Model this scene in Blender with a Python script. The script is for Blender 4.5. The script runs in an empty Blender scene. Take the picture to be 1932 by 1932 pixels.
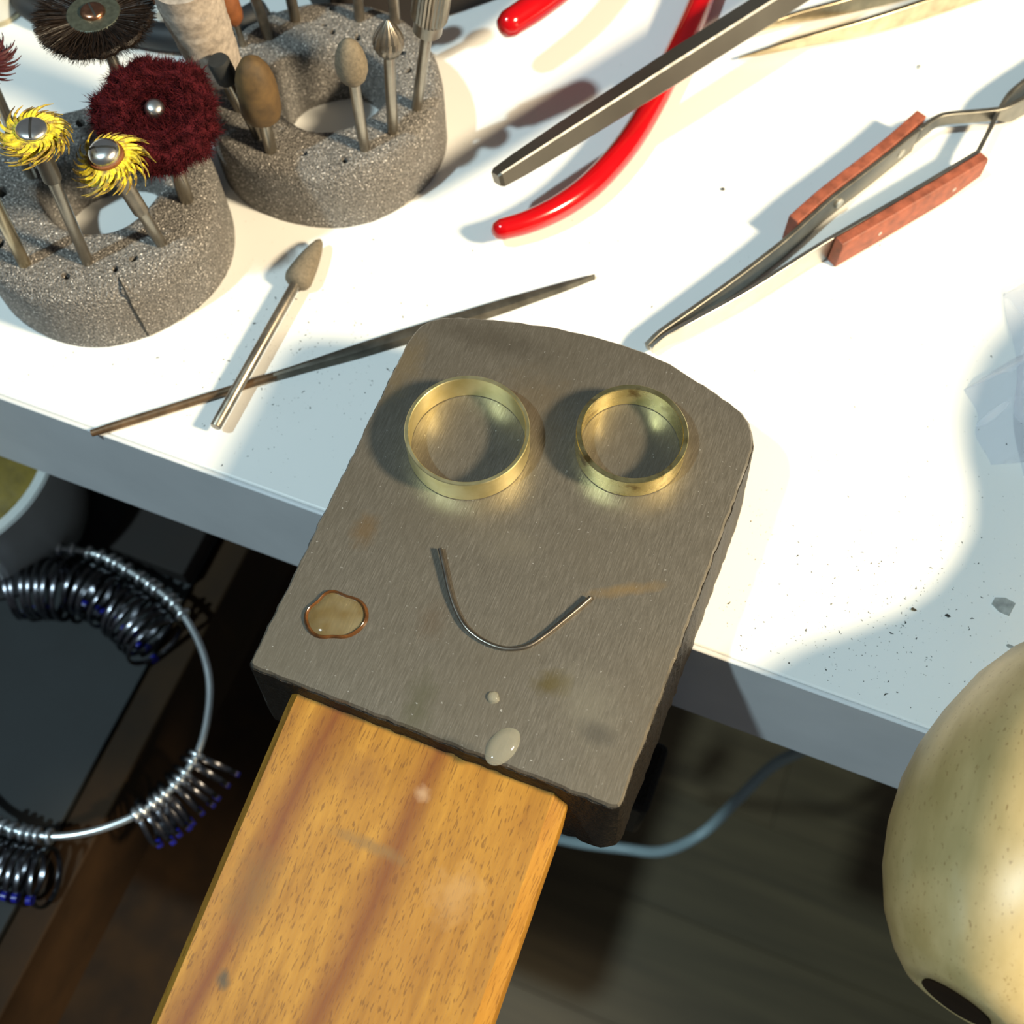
import bpy, bmesh, math, random
import numpy as np
from mathutils import Vector, Matrix

random.seed(7)
rng = np.random.default_rng(7)
MM = 0.001

# ------------------------------------------------------------------ camera, world, lights
S = bpy.context.scene
COL = S.collection
CAM_H, ELEV, ROLL, YAW, FPX = 197.0, 65.0, 1.5, -22.735, 2125.0   # mm above the tabletop, degrees


def cam_axes():
    e, ro, ya = (math.radians(a) for a in (ELEV, ROLL, YAW))
    f = np.array([math.sin(ya) * math.cos(e), math.cos(ya) * math.cos(e), -math.sin(e)])
    r = np.array([math.cos(ya), -math.sin(ya), 0.0])
    d = np.cross(f, r)
    return math.cos(ro) * r + math.sin(ro) * d, -math.sin(ro) * r + math.cos(ro) * d, f


CR, CD, CF = cam_axes()
CO = np.array([0.0, 0.0, CAM_H])
cam = bpy.data.cameras.new('camera')
cam.sensor_width = 36.0
cam.lens = FPX / 1932.0 * 36.0
cam.clip_start = 0.005
cam.clip_end = 20
cam.dof.use_dof = True
cam.dof.focus_distance = 0.188
cam.dof.aperture_fstop = 24.0
camo = bpy.data.objects.new('camera', cam)
COL.objects.link(camo)
camo.matrix_world = Matrix(((CR[0], -CD[0], -CF[0], 0), (CR[1], -CD[1], -CF[1], 0), (CR[2], -CD[2], -CF[2], CAM_H * MM), (0, 0, 0, 1)))
S.camera = camo

W = bpy.data.worlds.new('world')
S.world = W
W.use_nodes = True
W.node_tree.nodes['Background'].inputs[0].default_value = (0.85, 0.92, 1.0, 1)
W.node_tree.nodes['Background'].inputs[1].default_value = 0.10

S.view_settings.view_transform = 'Standard'
S.view_settings.look = 'None'
S.view_settings.gamma = 1.0
S.view_settings.exposure = 0.0
S.view_settings.use_curve_mapping = False


def lamp(name, kind, loc, power, color, radius, target=None, **kw):
    l = bpy.data.lights.new(name, kind)
    l.energy = power
    l.color = color
    l.shadow_soft_size = radius * MM
    for k, v in kw.items():
        setattr(l, k, v)
    o = bpy.data.objects.new(name, l)
    COL.objects.link(o)
    o.location = Vector(loc) * MM
    if target is not None:
        o.rotation_euler = (Vector(target) - Vector(loc)).to_track_quat('-Z', 'Y').to_euler()
    return o


# desk lamp to the right of the bench, ceiling lamp behind the worker's left shoulder
lamp('desk_lamp_light', 'SPOT', (420, 95, 382), 35, (1.0, 0.82, 0.55), 42, (-30, 130, 0), spot_size=math.radians(75), spot_blend=0.5)
lamp('ceiling_lamp_light', 'POINT', (-560, -560, 1500), 84, (0.69, 0.92, 1.0), 30)


def P(px, py, z):
    """the point at height z (mm) on the photograph's sight line through px, py"""
    v = CR * (px - 966.0) + CD * (py - 966.0) + CF * FPX
    return CO + v * ((z - CAM_H) / v[2])


def scale_at(p):
    """mm per photograph pixel at the depth of p"""
    return float((np.asarray(p) - CO) @ CF) / FPX


def over(base, px, py, lean=0.0):
    """the point on the sight line px, py that stands most nearly above base"""
    v = CR * (px - 966.0) + CD * (py - 966.0) + CF * FPX
    v = v / np.linalg.norm(v)
    u = np.array([0, 0, 1.0])
    w = CO - np.asarray(base)
    b = v @ u
    s = (b * (u @ w) - (v @ w)) / (1 - b * b)
    return CO + v * (s - lean)


# ------------------------------------------------------------------ mesh helpers (all in mm)
class MB:
    def __init__(self):
        self.v, self.f = [], []

    def add(self, V, F):
        n = len(self.v)
        self.v.extend([tuple(map(float, p)) for p in V])
        self.f.extend([tuple(i + n for i in f) for f in F])
        return self


def unit(a):
    a = np.asarray(a, float)
    return a / max(np.linalg.norm(a), 1e-9)


def frame_of(axis):
    a = unit(axis)
    h = np.array([1.0, 0, 0]) if abs(a[0]) < 0.8 else np.array([0, 1.0, 0])
    x = unit(np.cross(h, a))
    return x, np.cross(a, x), a


def lathe(profile, origin, axis, n=24, twist=0.0, radial=None):
    """profile: (radius, height along the axis); radius 0 makes a pole; closed shapes need their own ends"""
    x, y, a = frame_of(axis)
    o = np.asarray(origin, float)
    V, F, rows = [], [], []
    for k, (r, h) in enumerate(profile):
        if r <= 1e-6:
            rows.append([len(V)])
            V.append(o + a * h)
        else:
            row = []
            for i in range(n):
                t = 2 * math.pi * i / n + twist * k
                rr = r * (radial(t, k) if radial else 1.0)
                row.append(len(V))
                V.append(o + a * h + (x * math.cos(t) + y * math.sin(t)) * rr)
            rows.append(row)
    for A, B in zip(rows[:-1], rows[1:]):
        for i in range(n):
            j = (i + 1) % n
            if len(A) == 1 and len(B) == 1:
                continue
            if len(A) == 1:
                F.append((A[0], B[i], B[j]))
            elif len(B) == 1:
                F.append((A[i], A[j], B[0]))
            else:
                F.append((A[i], A[j], B[j], B[i]))
    return V, F


def ring_lathe(profile, origin, axis, n=48, radial=None):
    """closed cross-section turned round the axis"""
    return lathe(list(profile) + [profile[0]], origin, axis, n, radial=radial) if False else _ring(profile, origin, axis, n, radial)


def _ring(profile, origin, axis, n, radial):
    x, y, a = frame_of(axis)
    o = np.asarray(origin, float)
    m = len(profile)
    V, F = [], []
    for i in range(n):
        t = 2 * math.pi * i / n
        for (r, h) in profile:
            rr = r * (radial(t) if radial else 1)
            V.append(o + a * h + (x * math.cos(t) + y * math.sin(t)) * rr)
    for i in range(n):
        for k in range(m):
            F.append((i * m + k, ((i + 1) % n) * m + k, ((i + 1) % n) * m + (k + 1) % m, i * m + (k + 1) % m))
    return V, F


def smooth_path(pts, n=8):
    """Catmull-Rom through the points"""
    p = [np.asarray(q, float) for q in pts]
    p = [2 * p[0] - p[1]] + p + [2 * p[-1] - p[-2]]
    out = []
    for i in range(1, len(p) - 2):
        for k in range(n):
            t = k / n
            out.append(0.5 * ((2 * p[i]) + (-p[i - 1] + p[i + 1]) * t + (2 * p[i - 1] - 5 * p[i] + 4 * p[i + 1] - p[i + 2]) * t * t
                              + (-p[i - 1] + 3 * p[i] - 3 * p[i + 1] + p[i + 2]) * t ** 3))
    out.append(p[-2])
    return out


def lerp_list(vals, n):
    xs = np.linspace(0, len(vals) - 1, n)
    return np.interp(xs, range(len(vals)), vals)


def sweep(path, section, up=None, cap=True):
    """section(i) -> 2D points (side, up) at path point i; up None: parallel transport"""
    p = [np.asarray(q, float) for q in path]
    V, F = [], []
    T = [unit(p[min(i + 1, len(p) - 1)] - p[max(i - 1, 0)]) for i in range(len(p))]
    x, y, _ = frame_of(T[0])
    m = 0
    for i in range(len(p)):
        if up is not None:
            x = unit(np.cross(T[i], up))
            y = np.cross(x, T[i])
        else:
            x = unit(x - T[i] * (x @ T[i]))
            y = np.cross(T[i], x)
        sec = section(i)
        m = len(sec)
        for (a, b) in sec:
            V.append(p[i] + x * a + y * b)
    for i in range(len(p) - 1):
        for k in range(m):
            F.append((i * m + k, i * m + (k + 1) % m, (i + 1) * m + (k + 1) % m, (i + 1) * m + k))
    if cap:
        F.append(tuple(range(m))[::-1])
        F.append(tuple((len(p) - 1) * m + k for k in range(m)))
    return V, F


def tube(path, r, n=10, cap=True):
    rr = [r] * len(path) if np.isscalar(r) else lerp_list(list(r), len(path))
    ang = [2 * math.pi * k / n for k in range(n)]
    return sweep(path, lambda i: [(rr[i] * math.cos(a), rr[i] * math.sin(a)) for a in ang], cap=cap)


def box(x0, y0, z0, x1, y1, z1):
    V = [(x, y, z) for z in (z0, z1) for y in (y0, y1) for x in (x0, x1)]
    F = [(0, 2, 3, 1), (4, 5, 7, 6), (0, 1, 5, 4), (2, 6, 7, 3), (0, 4, 6, 2), (1, 3, 7, 5)]
    return V, F


def prism(outline, z0, z1, grow=0.0, cx=0, cy=0):
    """outline at z1, the same outline grown by `grow` mm at z0"""
    n = len(outline)
    lo = []
    for (x, y) in outline:
        d = math.hypot(x - cx, y - cy)
        lo.append((x + (x - cx) / d * grow, y + (y - cy) / d * grow, z0))
    V = lo + [(x, y, z1) for (x, y) in outline]
    F = [tuple(range(n))[::-1], tuple(range(n, 2 * n))]
    F += [(i, (i + 1) % n, n + (i + 1) % n, n + i) for i in range(n)]
    return V, F


def thing(name, label, cat, loc=(0, 0, 0), group=None):
    o = bpy.data.objects.new(name, None)
    COL.objects.link(o)
    o.empty_display_size = 0.005
    o.location = Vector([float(c) * MM for c in loc])
    o['label'] = label
    o['category'] = cat
    if group:
        o['group'] = group
    return o


def obj(name, mb, mat, parent=None, smooth=40, bevel=None, kind=None, label=None, cat=None, group=None, origin=None, fix=True):
    if isinstance(mb, tuple):
        mb = MB().add(*mb)
    v = np.array(mb.v, float) * MM
    if parent is not None:
        par = parent
        org = np.array(par.location)
        while par.parent is not None:
            par = par.parent
            org = org + np.array(par.location)
        loc = (0, 0, 0)
    else:
        org = np.array(origin, float) * MM if origin is not None else np.array([v[:, 0].mean(), v[:, 1].mean(), v[:, 2].min()])
        loc = tuple(org)
    me = bpy.data.meshes.new(name)
    me.from_pydata((v - org).tolist(), [], mb.f)
    if fix:
        bm = bmesh.new()
        bm.from_mesh(me)
        bmesh.ops.recalc_face_normals(bm, faces=bm.faces)
        bm.to_mesh(me)
        bm.free()
    if smooth:
        me.polygons.foreach_set('use_smooth', [True] * len(me.polygons))
        me.set_sharp_from_angle(angle=math.radians(smooth))
    if mat:
        me.materials.append(mat)
    o = bpy.data.objects.new(name, me)
    COL.objects.link(o)
    if parent is not None:
        o.parent = parent
    o.location = loc
    if bevel:
        b = o.modifiers.new('bevel', 'BEVEL')
        b.width = bevel * MM
        b.segments = 2
        b.limit_method = 'ANGLE'
        b.angle_limit = math.radians(50)
    for k, val in (('kind', kind), ('label', label), ('category', cat), ('group', group)):
        if val:
            o[k] = val
    return o


# ------------------------------------------------------------------ material helpers
class NT:
    def __init__(self, name):
        self.m = bpy.data.materials.new(name)
        self.m.use_nodes = True
        self.t = self.m.node_tree
        self.b = self.t.nodes['Principled BSDF']
        self.out = self.t.nodes['Material Output']
        self._c = None

    def node(self, kind, **ins):
        n = self.t.nodes.new(kind)
        for k, v in ins.items():
            self.put(n.inputs[k], v)
        return n

    def put(self, sock, v):
        if isinstance(v, bpy.types.NodeSocket):
            self.t.links.new(v, sock)
        elif isinstance(v, (tuple, list)) and len(v) == 3 and sock.type == 'RGBA':
            sock.default_value = (*v, 1)
        else:
            sock.default_value = v

    @property
    def co(self):
        if self._c is None:
            self._c = self.t.nodes.new('ShaderNodeTexCoord').outputs['Object']
        return self._c

    def map(self, scale=(1, 1, 1), loc=(0, 0, 0), rot=(0, 0, 0), vec=None):
        n = self.node('ShaderNodeMapping', Vector=vec or self.co, Scale=scale, Location=loc, Rotation=rot)
        return n.outputs[0]

    def noise(self, scale, detail=3.0, vec=None, rough=0.55, dist=0.0):
        n = self.node('ShaderNodeTexNoise', Vector=vec or self.co, Scale=scale, Detail=detail, Roughness=rough, Distortion=dist)
        return n.outputs[0]

    def voronoi(self, scale, vec=None, out='Distance', rnd=1.0):
        n = self.node('ShaderNodeTexVoronoi', Vector=vec or self.co, Scale=scale, Randomness=rnd)
        return n.outputs[out]

    def ramp(self, fac, *stops):
        n = self.node('ShaderNodeValToRGB', Fac=fac)
        el = n.color_ramp.elements
        while len(el) < len(stops):
            el.new(0.5)
        for e, (p, c) in zip(el, stops):
            e.position = p
            e.color = (c, c, c, 1) if np.isscalar(c) else (*c, 1)
        return n.outputs[0]

    def mix(self, fac, a, b, blend='MIX'):
        n = self.t.nodes.new('ShaderNodeMix')
        n.data_type = 'RGBA'
        n.blend_type = blend
        self.put(n.inputs[0], fac)
        self.put(n.inputs[6], a)
        self.put(n.inputs[7], b)
        return n.outputs[2]

    def math(self, op, a, b=0.0, clamp=False):
        n = self.t.nodes.new('ShaderNodeMath')
        n.operation = op
        n.use_clamp = clamp
        self.put(n.inputs[0], a)
        self.put(n.inputs[1], b)
        return n.outputs[0]

    def spot(self, x, y, rx, ry, wob=0.35, soft=0.5, rot=0.0, ring=False):
        """soft-edged patch at x, y (mm, object coordinates)"""
        m = self.map(loc=(-x * MM, -y * MM, 0))
        m = self.node('ShaderNodeMapping', Vector=m, Rotation=(0, 0, -rot)).outputs[0]
        m = self.node('ShaderNodeMapping', Vector=m, Scale=(1 / (rx * MM), 1 / (ry * MM), 0)).outputs[0]
        ln = self.node('ShaderNodeVectorMath')
        ln.operation = 'LENGTH'
        self.put(ln.inputs[0], m)
        d = self.math('ADD', ln.outputs['Value'], self.math('MULTIPLY', self.math('SUBTRACT', self.noise(420, 4), 0.5), wob * 2))
        if ring:
            return self.ramp(d, (max(0.0, 1 - soft), 0.0), (0.9, 1.0), (1.0, 0.0))
        return self.ramp(d, (max(0.0, 1 - soft), 1.0), (1.0, 0.0))

    def bump(self, h, strength=0.3, dist=0.1):
        n = self.node('ShaderNodeBump', Height=h, Strength=strength, Distance=dist * MM)
        self.put(self.b.inputs['Normal'], n.outputs[0])

    def set(self, **kw):
        for k, v in kw.items():
            self.put(self.b.inputs[k.replace('_', ' ')], v)
        return self.m


def simple(name, color, rough=0.5, metal=0.0, vary=0.25, scale=300, bump=0.0, bdist=0.1, **kw):
    t = NT(name)
    n = t.noise(scale, 4)
    dark = tuple(c * (1 - vary) for c in color)
    light = tuple(min(1, c * (1 + vary)) for c in color)
    t.set(Base_Color=t.ramp(n, (0.3, dark), (0.7, light)), Metallic=metal, Roughness=t.math('ADD', rough - 0.06, t.math('MULTIPLY', n, 0.12)), **kw)
    if bump:
        t.bump(n, bump, bdist)
    return t.m


M = {}
# white laminate, very slightly dirty
t = NT('white_laminate')
dirt = t.ramp(t.noise(26, 6), (0.45, 0.0), (0.85, 0.35))
spk = t.ramp(t.noise(900, 2), (0.70, 0.0), (0.76, 0.25))
t.set(Base_Color=t.mix(spk, t.mix(dirt, (0.82, 0.82, 0.80), (0.70, 0.71, 0.70)), (0.45, 0.44, 0.40)), Roughness=0.42)
M['white'] = t.m
t = NT('white_edging')
t.set(Base_Color=t.ramp(t.noise(40, 4), (0.3, (0.60, 0.62, 0.64)), (0.7, (0.68, 0.70, 0.72))), Roughness=0.5)
M['edging'] = t.m
M['cast'] = simple('black_cast_iron', (0.010, 0.0075, 0.005), 0.5, 0.0, 0.6, 1300, 1.0, 0.5, Specular_IOR_Level=0.25)
M['steel'] = simple('bright_steel', (0.34, 0.31, 0.26), 0.30, 0.95, 0.15, 400)
M['steel_dull'] = simple('dull_steel', (0.24, 0.21, 0.17), 0.36, 0.85, 0.3, 350)
M['chrome'] = simple('polished_screw_steel', (0.78, 0.78, 0.76), 0.30, 1.0, 0.05, 400)
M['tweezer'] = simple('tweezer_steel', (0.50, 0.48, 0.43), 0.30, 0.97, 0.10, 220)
M['tweezer_dull'] = simple('darker_tweezer_steel', (0.19, 0.182, 0.155), 0.40, 0.85, 0.2, 300)  # darker, rougher steel for the cross-lock upper arm and springs
M['worn'] = simple('worn_highlight_steel', (0.72, 0.69, 0.62), 0.5, 0.7, 0.25, 500)  # pale steel that paints the highlight on the bar's worn ridge
M['rivet'] = simple('pale_rivet_metal', (0.45, 0.45, 0.41), 0.5, 0.4, 0.1, 400)
M['gold_steel'] = simple('yellowed_steel', (0.48, 0.41, 0.28), 0.3, 0.97, 0.25, 260)
M['dark_steel'] = simple('blackened_bar_steel', (0.17, 0.155, 0.13), 0.36, 0.85, 0.10, 60)
M['red'] = simple('red_dipped_plastic', (0.42, 0.0015, 0.004), 0.16, 0.0, 0.04, 100, Coat_Weight=0.4)
M['fibre'] = simple('red_vulcanised_fibre', (0.22, 0.058, 0.03), 0.6, 0.0, 0.35, 420, 0.3, 0.1)
M['stone'] = simple('grey_abrasive_stone', (0.155, 0.125, 0.085), 0.85, 0.0, 0.25, 1500, 0.5, 0.08)
M['stone_brown'] = simple('brown_rubber_abrasive', (0.092, 0.052, 0.016), 0.75, 0.0, 0.4, 330, 0.3, 0.06)
M['orange'] = simple('orange_rubber', (0.20, 0.066, 0.02), 0.6, 0.0, 0.2, 600)
M['black_rubber'] = simple('black_rubber', (0.012, 0.013, 0.013), 0.8, 0.0, 0.3, 500)
M['maroon'] = simple('maroon_abrasive_fibre', (0.055, 0.007, 0.010), 0.95, 0.0, 0.6, 500, Specular_IOR_Level=0.08)
M['dark_red'] = simple('dark_red_bristle', (0.06, 0.012, 0.014), 0.5, 0.0, 0.4, 700)
M['bristle'] = simple('black_hair_bristle', (0.017, 0.011, 0.008), 0.42, 0.0, 0.7, 900, Specular_IOR_Level=0.3)
M['plate'] = simple('grey_pressed_metal', (0.085, 0.096, 0.074), 0.42, 0.55, 0.25, 1200)
M['copper'] = simple('copper_screw', (0.50, 0.24, 0.14), 0.28, 1.0, 0.3, 700)
M['paper'] = simple('worn_abrasive_paper', (0.34, 0.29, 0.245), 0.9, 0.0, 0.3, 800, 0.6, 0.12)
M['cable'] = simple('pale_grey_cable', (0.26, 0.34, 0.36), 0.45, 0.0, 0.08, 50)
M['mat'] = simple('black_tray_lining', (0.014, 0.0165, 0.018), 0.75, 0.0, 0.25, 60)
M['walnut'] = simple('dark_brown_wood', (0.022, 0.0105, 0.003), 0.75, 0.0, 0.4, 40, Specular_IOR_Level=0.2)
M['dark_box'] = simple('very_dark_brown_card', (0.008, 0.0045, 0.003), 0.8, 0.0, 0.3, 80)
M['gauge'] = simple('dark_gauge_steel', (0.13, 0.13, 0.145), 0.25, 1.0, 0.3, 500)
M['eyelet'] = simple('shiny_eyelet_wire', (0.88, 0.92, 0.95), 0.32, 1.0, 0.05, 500)
M['loop'] = simple('grey_plated_wire', (0.62, 0.66, 0.68), 0.3, 0.8, 0.1, 200)
M['blue'] = simple('blue_enamel', (0.012, 0.015, 0.30), 0.3, 0.0, 0.2, 300)
M['cup'] = simple('white_plastic_cup', (0.55, 0.58, 0.57), 0.4, 0.0, 0.06, 60)
M['yellow_fill'] = simple('olive_yellow_contents', (0.20, 0.14, 0.015), 0.6, 0.0, 0.5, 90, 0.6, 1.0)
M['flake'] = simple('grey_flake', (0.36, 0.38, 0.37), 0.5, 0.2, 0.3, 600)
M['filing'] = simple('dark_filings', (0.055, 0.055, 0.05), 0.5, 0.3, 0.5, 900)
M['black_cord'] = simple('black_cord_sheath', (0.009, 0.011, 0.014), 0.6, 0.0, 0.3, 80)
M['wire'] = simple('grey_steel_wire', (0.20, 0.18, 0.155), 0.33, 0.95, 0.15, 500)

# brass of the two bands
t = NT('brass')
n = t.noise(260, 4)
fine = t.noise(1, 2, vec=t.map((300, 300, 4000)))
t.set(Base_Color=t.ramp(n, (0.35, (0.80, 0.70, 0.33)), (0.65, (0.92, 0.84, 0.50))), Metallic=1.0, Roughness=t.math('ADD', 0.29, t.math('MULTIPLY', n, 0.16)))
t.bump(fine, 0.06, 0.05)
M['brass'] = t.m
t = NT('stained_brass')
n = t.noise(330, 6)
st = t.ramp(t.noise(230, 5), (0.56, 0.0), (0.68, 0.8))
t.set(Base_Color=t.mix(st, t.ramp(n, (0.35, (0.76, 0.66, 0.28)), (0.65, (0.90, 0.80, 0.42))), (0.22, 0.12, 0.03)), Metallic=1.0, Roughness=t.math('ADD', 0.18, t.math('MULTIPLY', n, 0.18)))
M['brass_stained'] = t.m

# grey speckled foam of the bur stands
t = NT('grey_gritty_foam')
a = t.noise(2300, 3, rough=0.7)
b = t.voronoi(2400)
base = t.ramp(a, (0.34, (0.035, 0.034, 0.033)), (0.50, (0.15, 0.142, 0.132)), (0.66, (0.34, 0.32, 0.295)))
base = t.mix(t.ramp(t.noise(2600, 1), (0.66, 0.0), (0.70, 1.0)), base, (1.0, 0.94, 0.88))
base = t.mix(t.ramp(t.noise(70, 3), (0.4, 0.0), (0.75, 0.3)), base, (0.12, 0.095, 0.075))
t.set(Base_Color=base, Roughness=0.7, Specular_IOR_Level=0.5)
t.bump(t.math('ADD', a, t.math('MULTIPLY', b, 0.6)), 1.0, 0.5)
M['foam'] = t.m

# yellow abrasive bristles browned at the tips
t = NT('yellow_bristle')
t.set(Base_Color=t.mix(t.ramp(t.noise(700, 4), (0.45, 0.0), (0.66, 0.9)), (0.72, 0.58, 0.03), (0.13, 0.075, 0.03)), Roughness=0.55)
M['yellow'] = t.m
t = NT('brown_bristle_tip')
t.set(Base_Color=t.mix(t.ramp(t.noise(800, 4), (0.40, 0.0), (0.62, 0.9)), (0.40, 0.28, 0.03), (0.06, 0.035, 0.02)), Roughness=0.55)
M['yellow_brown'] = t.m

# needle file: browned handle, dark cut blade
t = NT('needle_file_steel')
n = t.noise(240, 5)
cut = t.node('ShaderNodeTexWave', Vector=t.map((1, 1, 0), rot=(0, 0, -0.45)), Scale=900.0, Distortion=0.3)
t.set(Base_Color=t.ramp(n, (0.3, (0.075, 0.068, 0.055)), (0.7, (0.17, 0.155, 0.125))), Metallic=0.75, Roughness=0.46)
t.bump(cut.outputs[1], 0.25, 0.05)
M['file_blade'] = t.m
t = NT('rusted_file_shank')
n = t.noise(300, 5)
t.set(Base_Color=t.ramp(n, (0.30, (0.07, 0.045, 0.025)), (0.55, (0.16, 0.10, 0.055)), (0.75, (0.24, 0.14, 0.07))), Metallic=0.6, Roughness=0.48)
M['file_shank'] = t.m

# ground steel face of the anvil (object coordinates relative to the anvil's base)
AX, AY = -29.0, 72.0


def A(px, py):
    p = P(px, py, 25)
    return p[0] - AX, p[1] - AY


t = NT('ground_anvil_steel')
brush = t.noise(1, 4, vec=t.map((5000, 300, 1), rot=(0, 0, 0.06)), rough=0.7)
cloud = t.noise(55, 5)
grit = t.noise(1400, 2)
c = t.ramp(brush, (0.24, (0.125, 0.111, 0.088)), (0.50, (0.195, 0.175, 0.142)), (0.78, (0.32, 0.29, 0.245)))
c = t.mix(t.ramp(cloud, (0.40, 0.0), (0.70, 0.55)), c, (0.135, 0.115, 0.085))
for (px, py, rx, ry, col, k, ro) in ((1040, 1290, 4.2, 2.8, (0.13, 0.10, 0.03), 0.75, 0.3), (690, 1000, 3.0, 4.0, (0.22, 0.12, 0.03), 0.45, 0), (1010, 760, 9, 8, (0.22, 0.15, 0.07), 0.25, 0),
                                     (1110, 1330, 6, 9, (0.30, 0.28, 0.22), 0.35, 0.6), (790, 1330, 3.0, 7.5, (0.12, 0.115, 0.07), 0.6, 0.2), (960, 1030, 6, 3.5, (0.28, 0.25, 0.19), 0.35, 0.3),
                                     (1185, 1112, 7.5, 1.3, (0.40, 0.24, 0.06), 0.38, 0.50), (862, 1408, 4.5, 1.4, (0.07, 0.07, 0.06), 0.65, 0.0), (815, 1170, 3.2, 4.5, (0.15, 0.10, 0.06), 0.35, 0),
                                     (1125, 1385, 4.0, 2.4, (0.07, 0.065, 0.06), 0.5, 0.0), (760, 690, 4, 9, (0.28, 0.20, 0.09), 0.4, 0.0), (930, 640, 16, 4, (0.10, 0.085, 0.065), 0.5, 0.05)):
    x, y = A(px, py)
    c = t.mix(t.math('MULTIPLY', t.spot(x, y, rx, ry, 0.6, 0.8, ro), k), c, col)
c = t.mix(t.ramp(grit, (0.70, 0.0), (0.76, 0.7)), c, (0.62, 0.60, 0.56))
t.set(Base_Color=c, Metallic=0.7, Roughness=t.math('ADD', 0.30, t.math('MULTIPLY', cloud, 0.2)))
t.bump(t.math('ADD', brush, t.math('MULTIPLY', grit, 0.3)), 0.22, 0.1)
M['anvil_face'] = t.m

# beech bench pin (object coordinates relative to its base)
PX0, PY0 = -29.5, 34.0


def wood_spot(px, py):
    p = P(px, py, 16)
    return p[0] - PX0, p[1] - PY0


t = NT('oiled_beech')
wob = t.noise(60, 3, vec=t.map((1, 0.25, 1)))
grain = t.noise(1, 4, vec=t.map((420, 22, 420)), rough=0.6)
fleck = t.noise(1, 2, vec=t.map((3900, 190, 3900), rot=(0, 0, 0.10)), rough=0.4)
c = t.ramp(grain, (0.28, (0.205, 0.092, 0.010)), (0.52, (0.295, 0.145, 0.018)), (0.75, (0.37, 0.195, 0.028)))
c = t.mix(t.ramp(t.noise(45, 4), (0.42, 0.0), (0.72, 0.55)), c, (0.22, 0.095, 0.017))
c = t.mix(t.ramp(fleck, (0.585, 0.0), (0.66, 0.62)), c, (0.105, 0.042, 0.006))
sep = t.node('ShaderNodeSeparateXYZ', Vector=t.co)
for (p0, p1, w, k) in (((640, 1380), (440, 1740), 0.32, 0.95), ((800, 1490), (600, 1900), 0.28, 0.9)):
    x0, y0 = wood_spot(*p0)
    x1, y1 = wood_spot(*p1)
    sl = (x1 - x0) / (y1 - y0)
    line = t.math('SUBTRACT', sep.outputs[0], t.math('ADD', x0 * MM, t.math('MULTIPLY', t.math('SUBTRACT', sep.outputs[1], y0 * MM), sl)))
    line = t.math('ADD', line, t.math('MULTIPLY', t.math('SUBTRACT', wob, 0.5), 0.006))
    c = t.mix(t.math('MULTIPLY', t.ramp(t.math('ABSOLUTE', line), (0.0, 1.0), (w * MM, 0.75), (min(1, w * 2.2 * MM), 0.0)), k), c, (0.135, 0.042, 0.008))
for (px, py, rx, ry, col, k, ro) in ((700, 1600, 8, 1.4, (0.17, 0.10, 0.035), 0.7, 0.0), (800, 1505, 1.7, 1.5, (0.42, 0.29, 0.18), 0.55, 0), (480, 1680, 5, 9, (0.15, 0.08, 0.02), 0.6, 0), (1000, 1880, 4, 7, (0.18, 0.08, 0.014), 0.6, 0),
                                     (415, 1845, 1.2, 2.0, (0.05, 0.045, 0.03), 0.8, 0.4), (690, 1470, 6, 5, (0.19, 0.085, 0.017), 0.6, 0), (860, 1690, 5, 5, (0.38, 0.23, 0.09), 0.5, 0)):
    x, y = wood_spot(px, py)
    c = t.mix(t.math('MULTIPLY', t.spot(x, y, rx, ry, 0.7, 0.8, ro), k), c, col)
t.set(Base_Color=c, Roughness=0.5, Specular_IOR_Level=0.22)
t.bump(t.math('SUBTRACT', grain, t.math('MULTIPLY', fleck, 0.8)), 0.3, 0.12)
M['beech'] = t.m

# pale turned wood of the handle
t = NT('pale_turned_wood')
gr = t.noise(1, 4, vec=t.map((160, 30, 160), rot=(0, 0, 0.25)))
pore = t.noise(1, 1, vec=t.map((2600, 900, 2600), rot=(0, 0, 0.25)))
c = t.ramp(gr, (0.3, (0.36, 0.27, 0.11)), (0.6, (0.50, 0.38, 0.18)), (0.8, (0.55, 0.44, 0.24)))
c = t.mix(t.ramp(t.noise(38, 4), (0.45, 0.0), (0.7, 0.6)), c, (0.24, 0.20, 0.075))
c = t.mix(t.ramp(pore, (0.67, 0.0), (0.72, 0.6)), c, (0.20, 0.12, 0.04))
t.set(Base_Color=c, Roughness=0.38)
t.bump(pore, -0.25, 0.15)
M['handle'] = t.m

# floor boards
t = NT('dim_oak_boards')
gr = t.noise(1, 5, vec=t.map((5, 70, 5)), dist=0.4)
rnd = t.node('ShaderNodeObjectInfo').outputs['Random']
c = t.ramp(gr, (0.3, (0.062, 0.042, 0.017)), (0.7, (0.120, 0.086, 0.038)))
t.set(Base_Color=t.mix(t.math('MULTIPLY', rnd, 0.35), c, (0.06, 0.052, 0.022)), Roughness=0.5)
M['board'] = t.m

# clear plastic film
t = NT('clear_plastic_film')
tr = t.node('ShaderNodeBsdfTransparent', Color=(0.955, 0.958, 0.97))
t.set(Base_Color=(0.75, 0.78, 0.84), Roughness=0.08)
fr = t.node('ShaderNodeFresnel', IOR=1.5)
ms = t.node('ShaderNodeMixShader', Fac=t.math('ADD', t.math('MULTIPLY', fr.outputs[0], 0.4), 0.02))
t.t.links.new(tr.outputs[0], ms.inputs[1])
t.t.links.new(t.b.outputs[0], ms.inputs[2])
t.t.links.new(ms.outputs[0], t.out.inputs[0])
M['film'] = t.m

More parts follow.
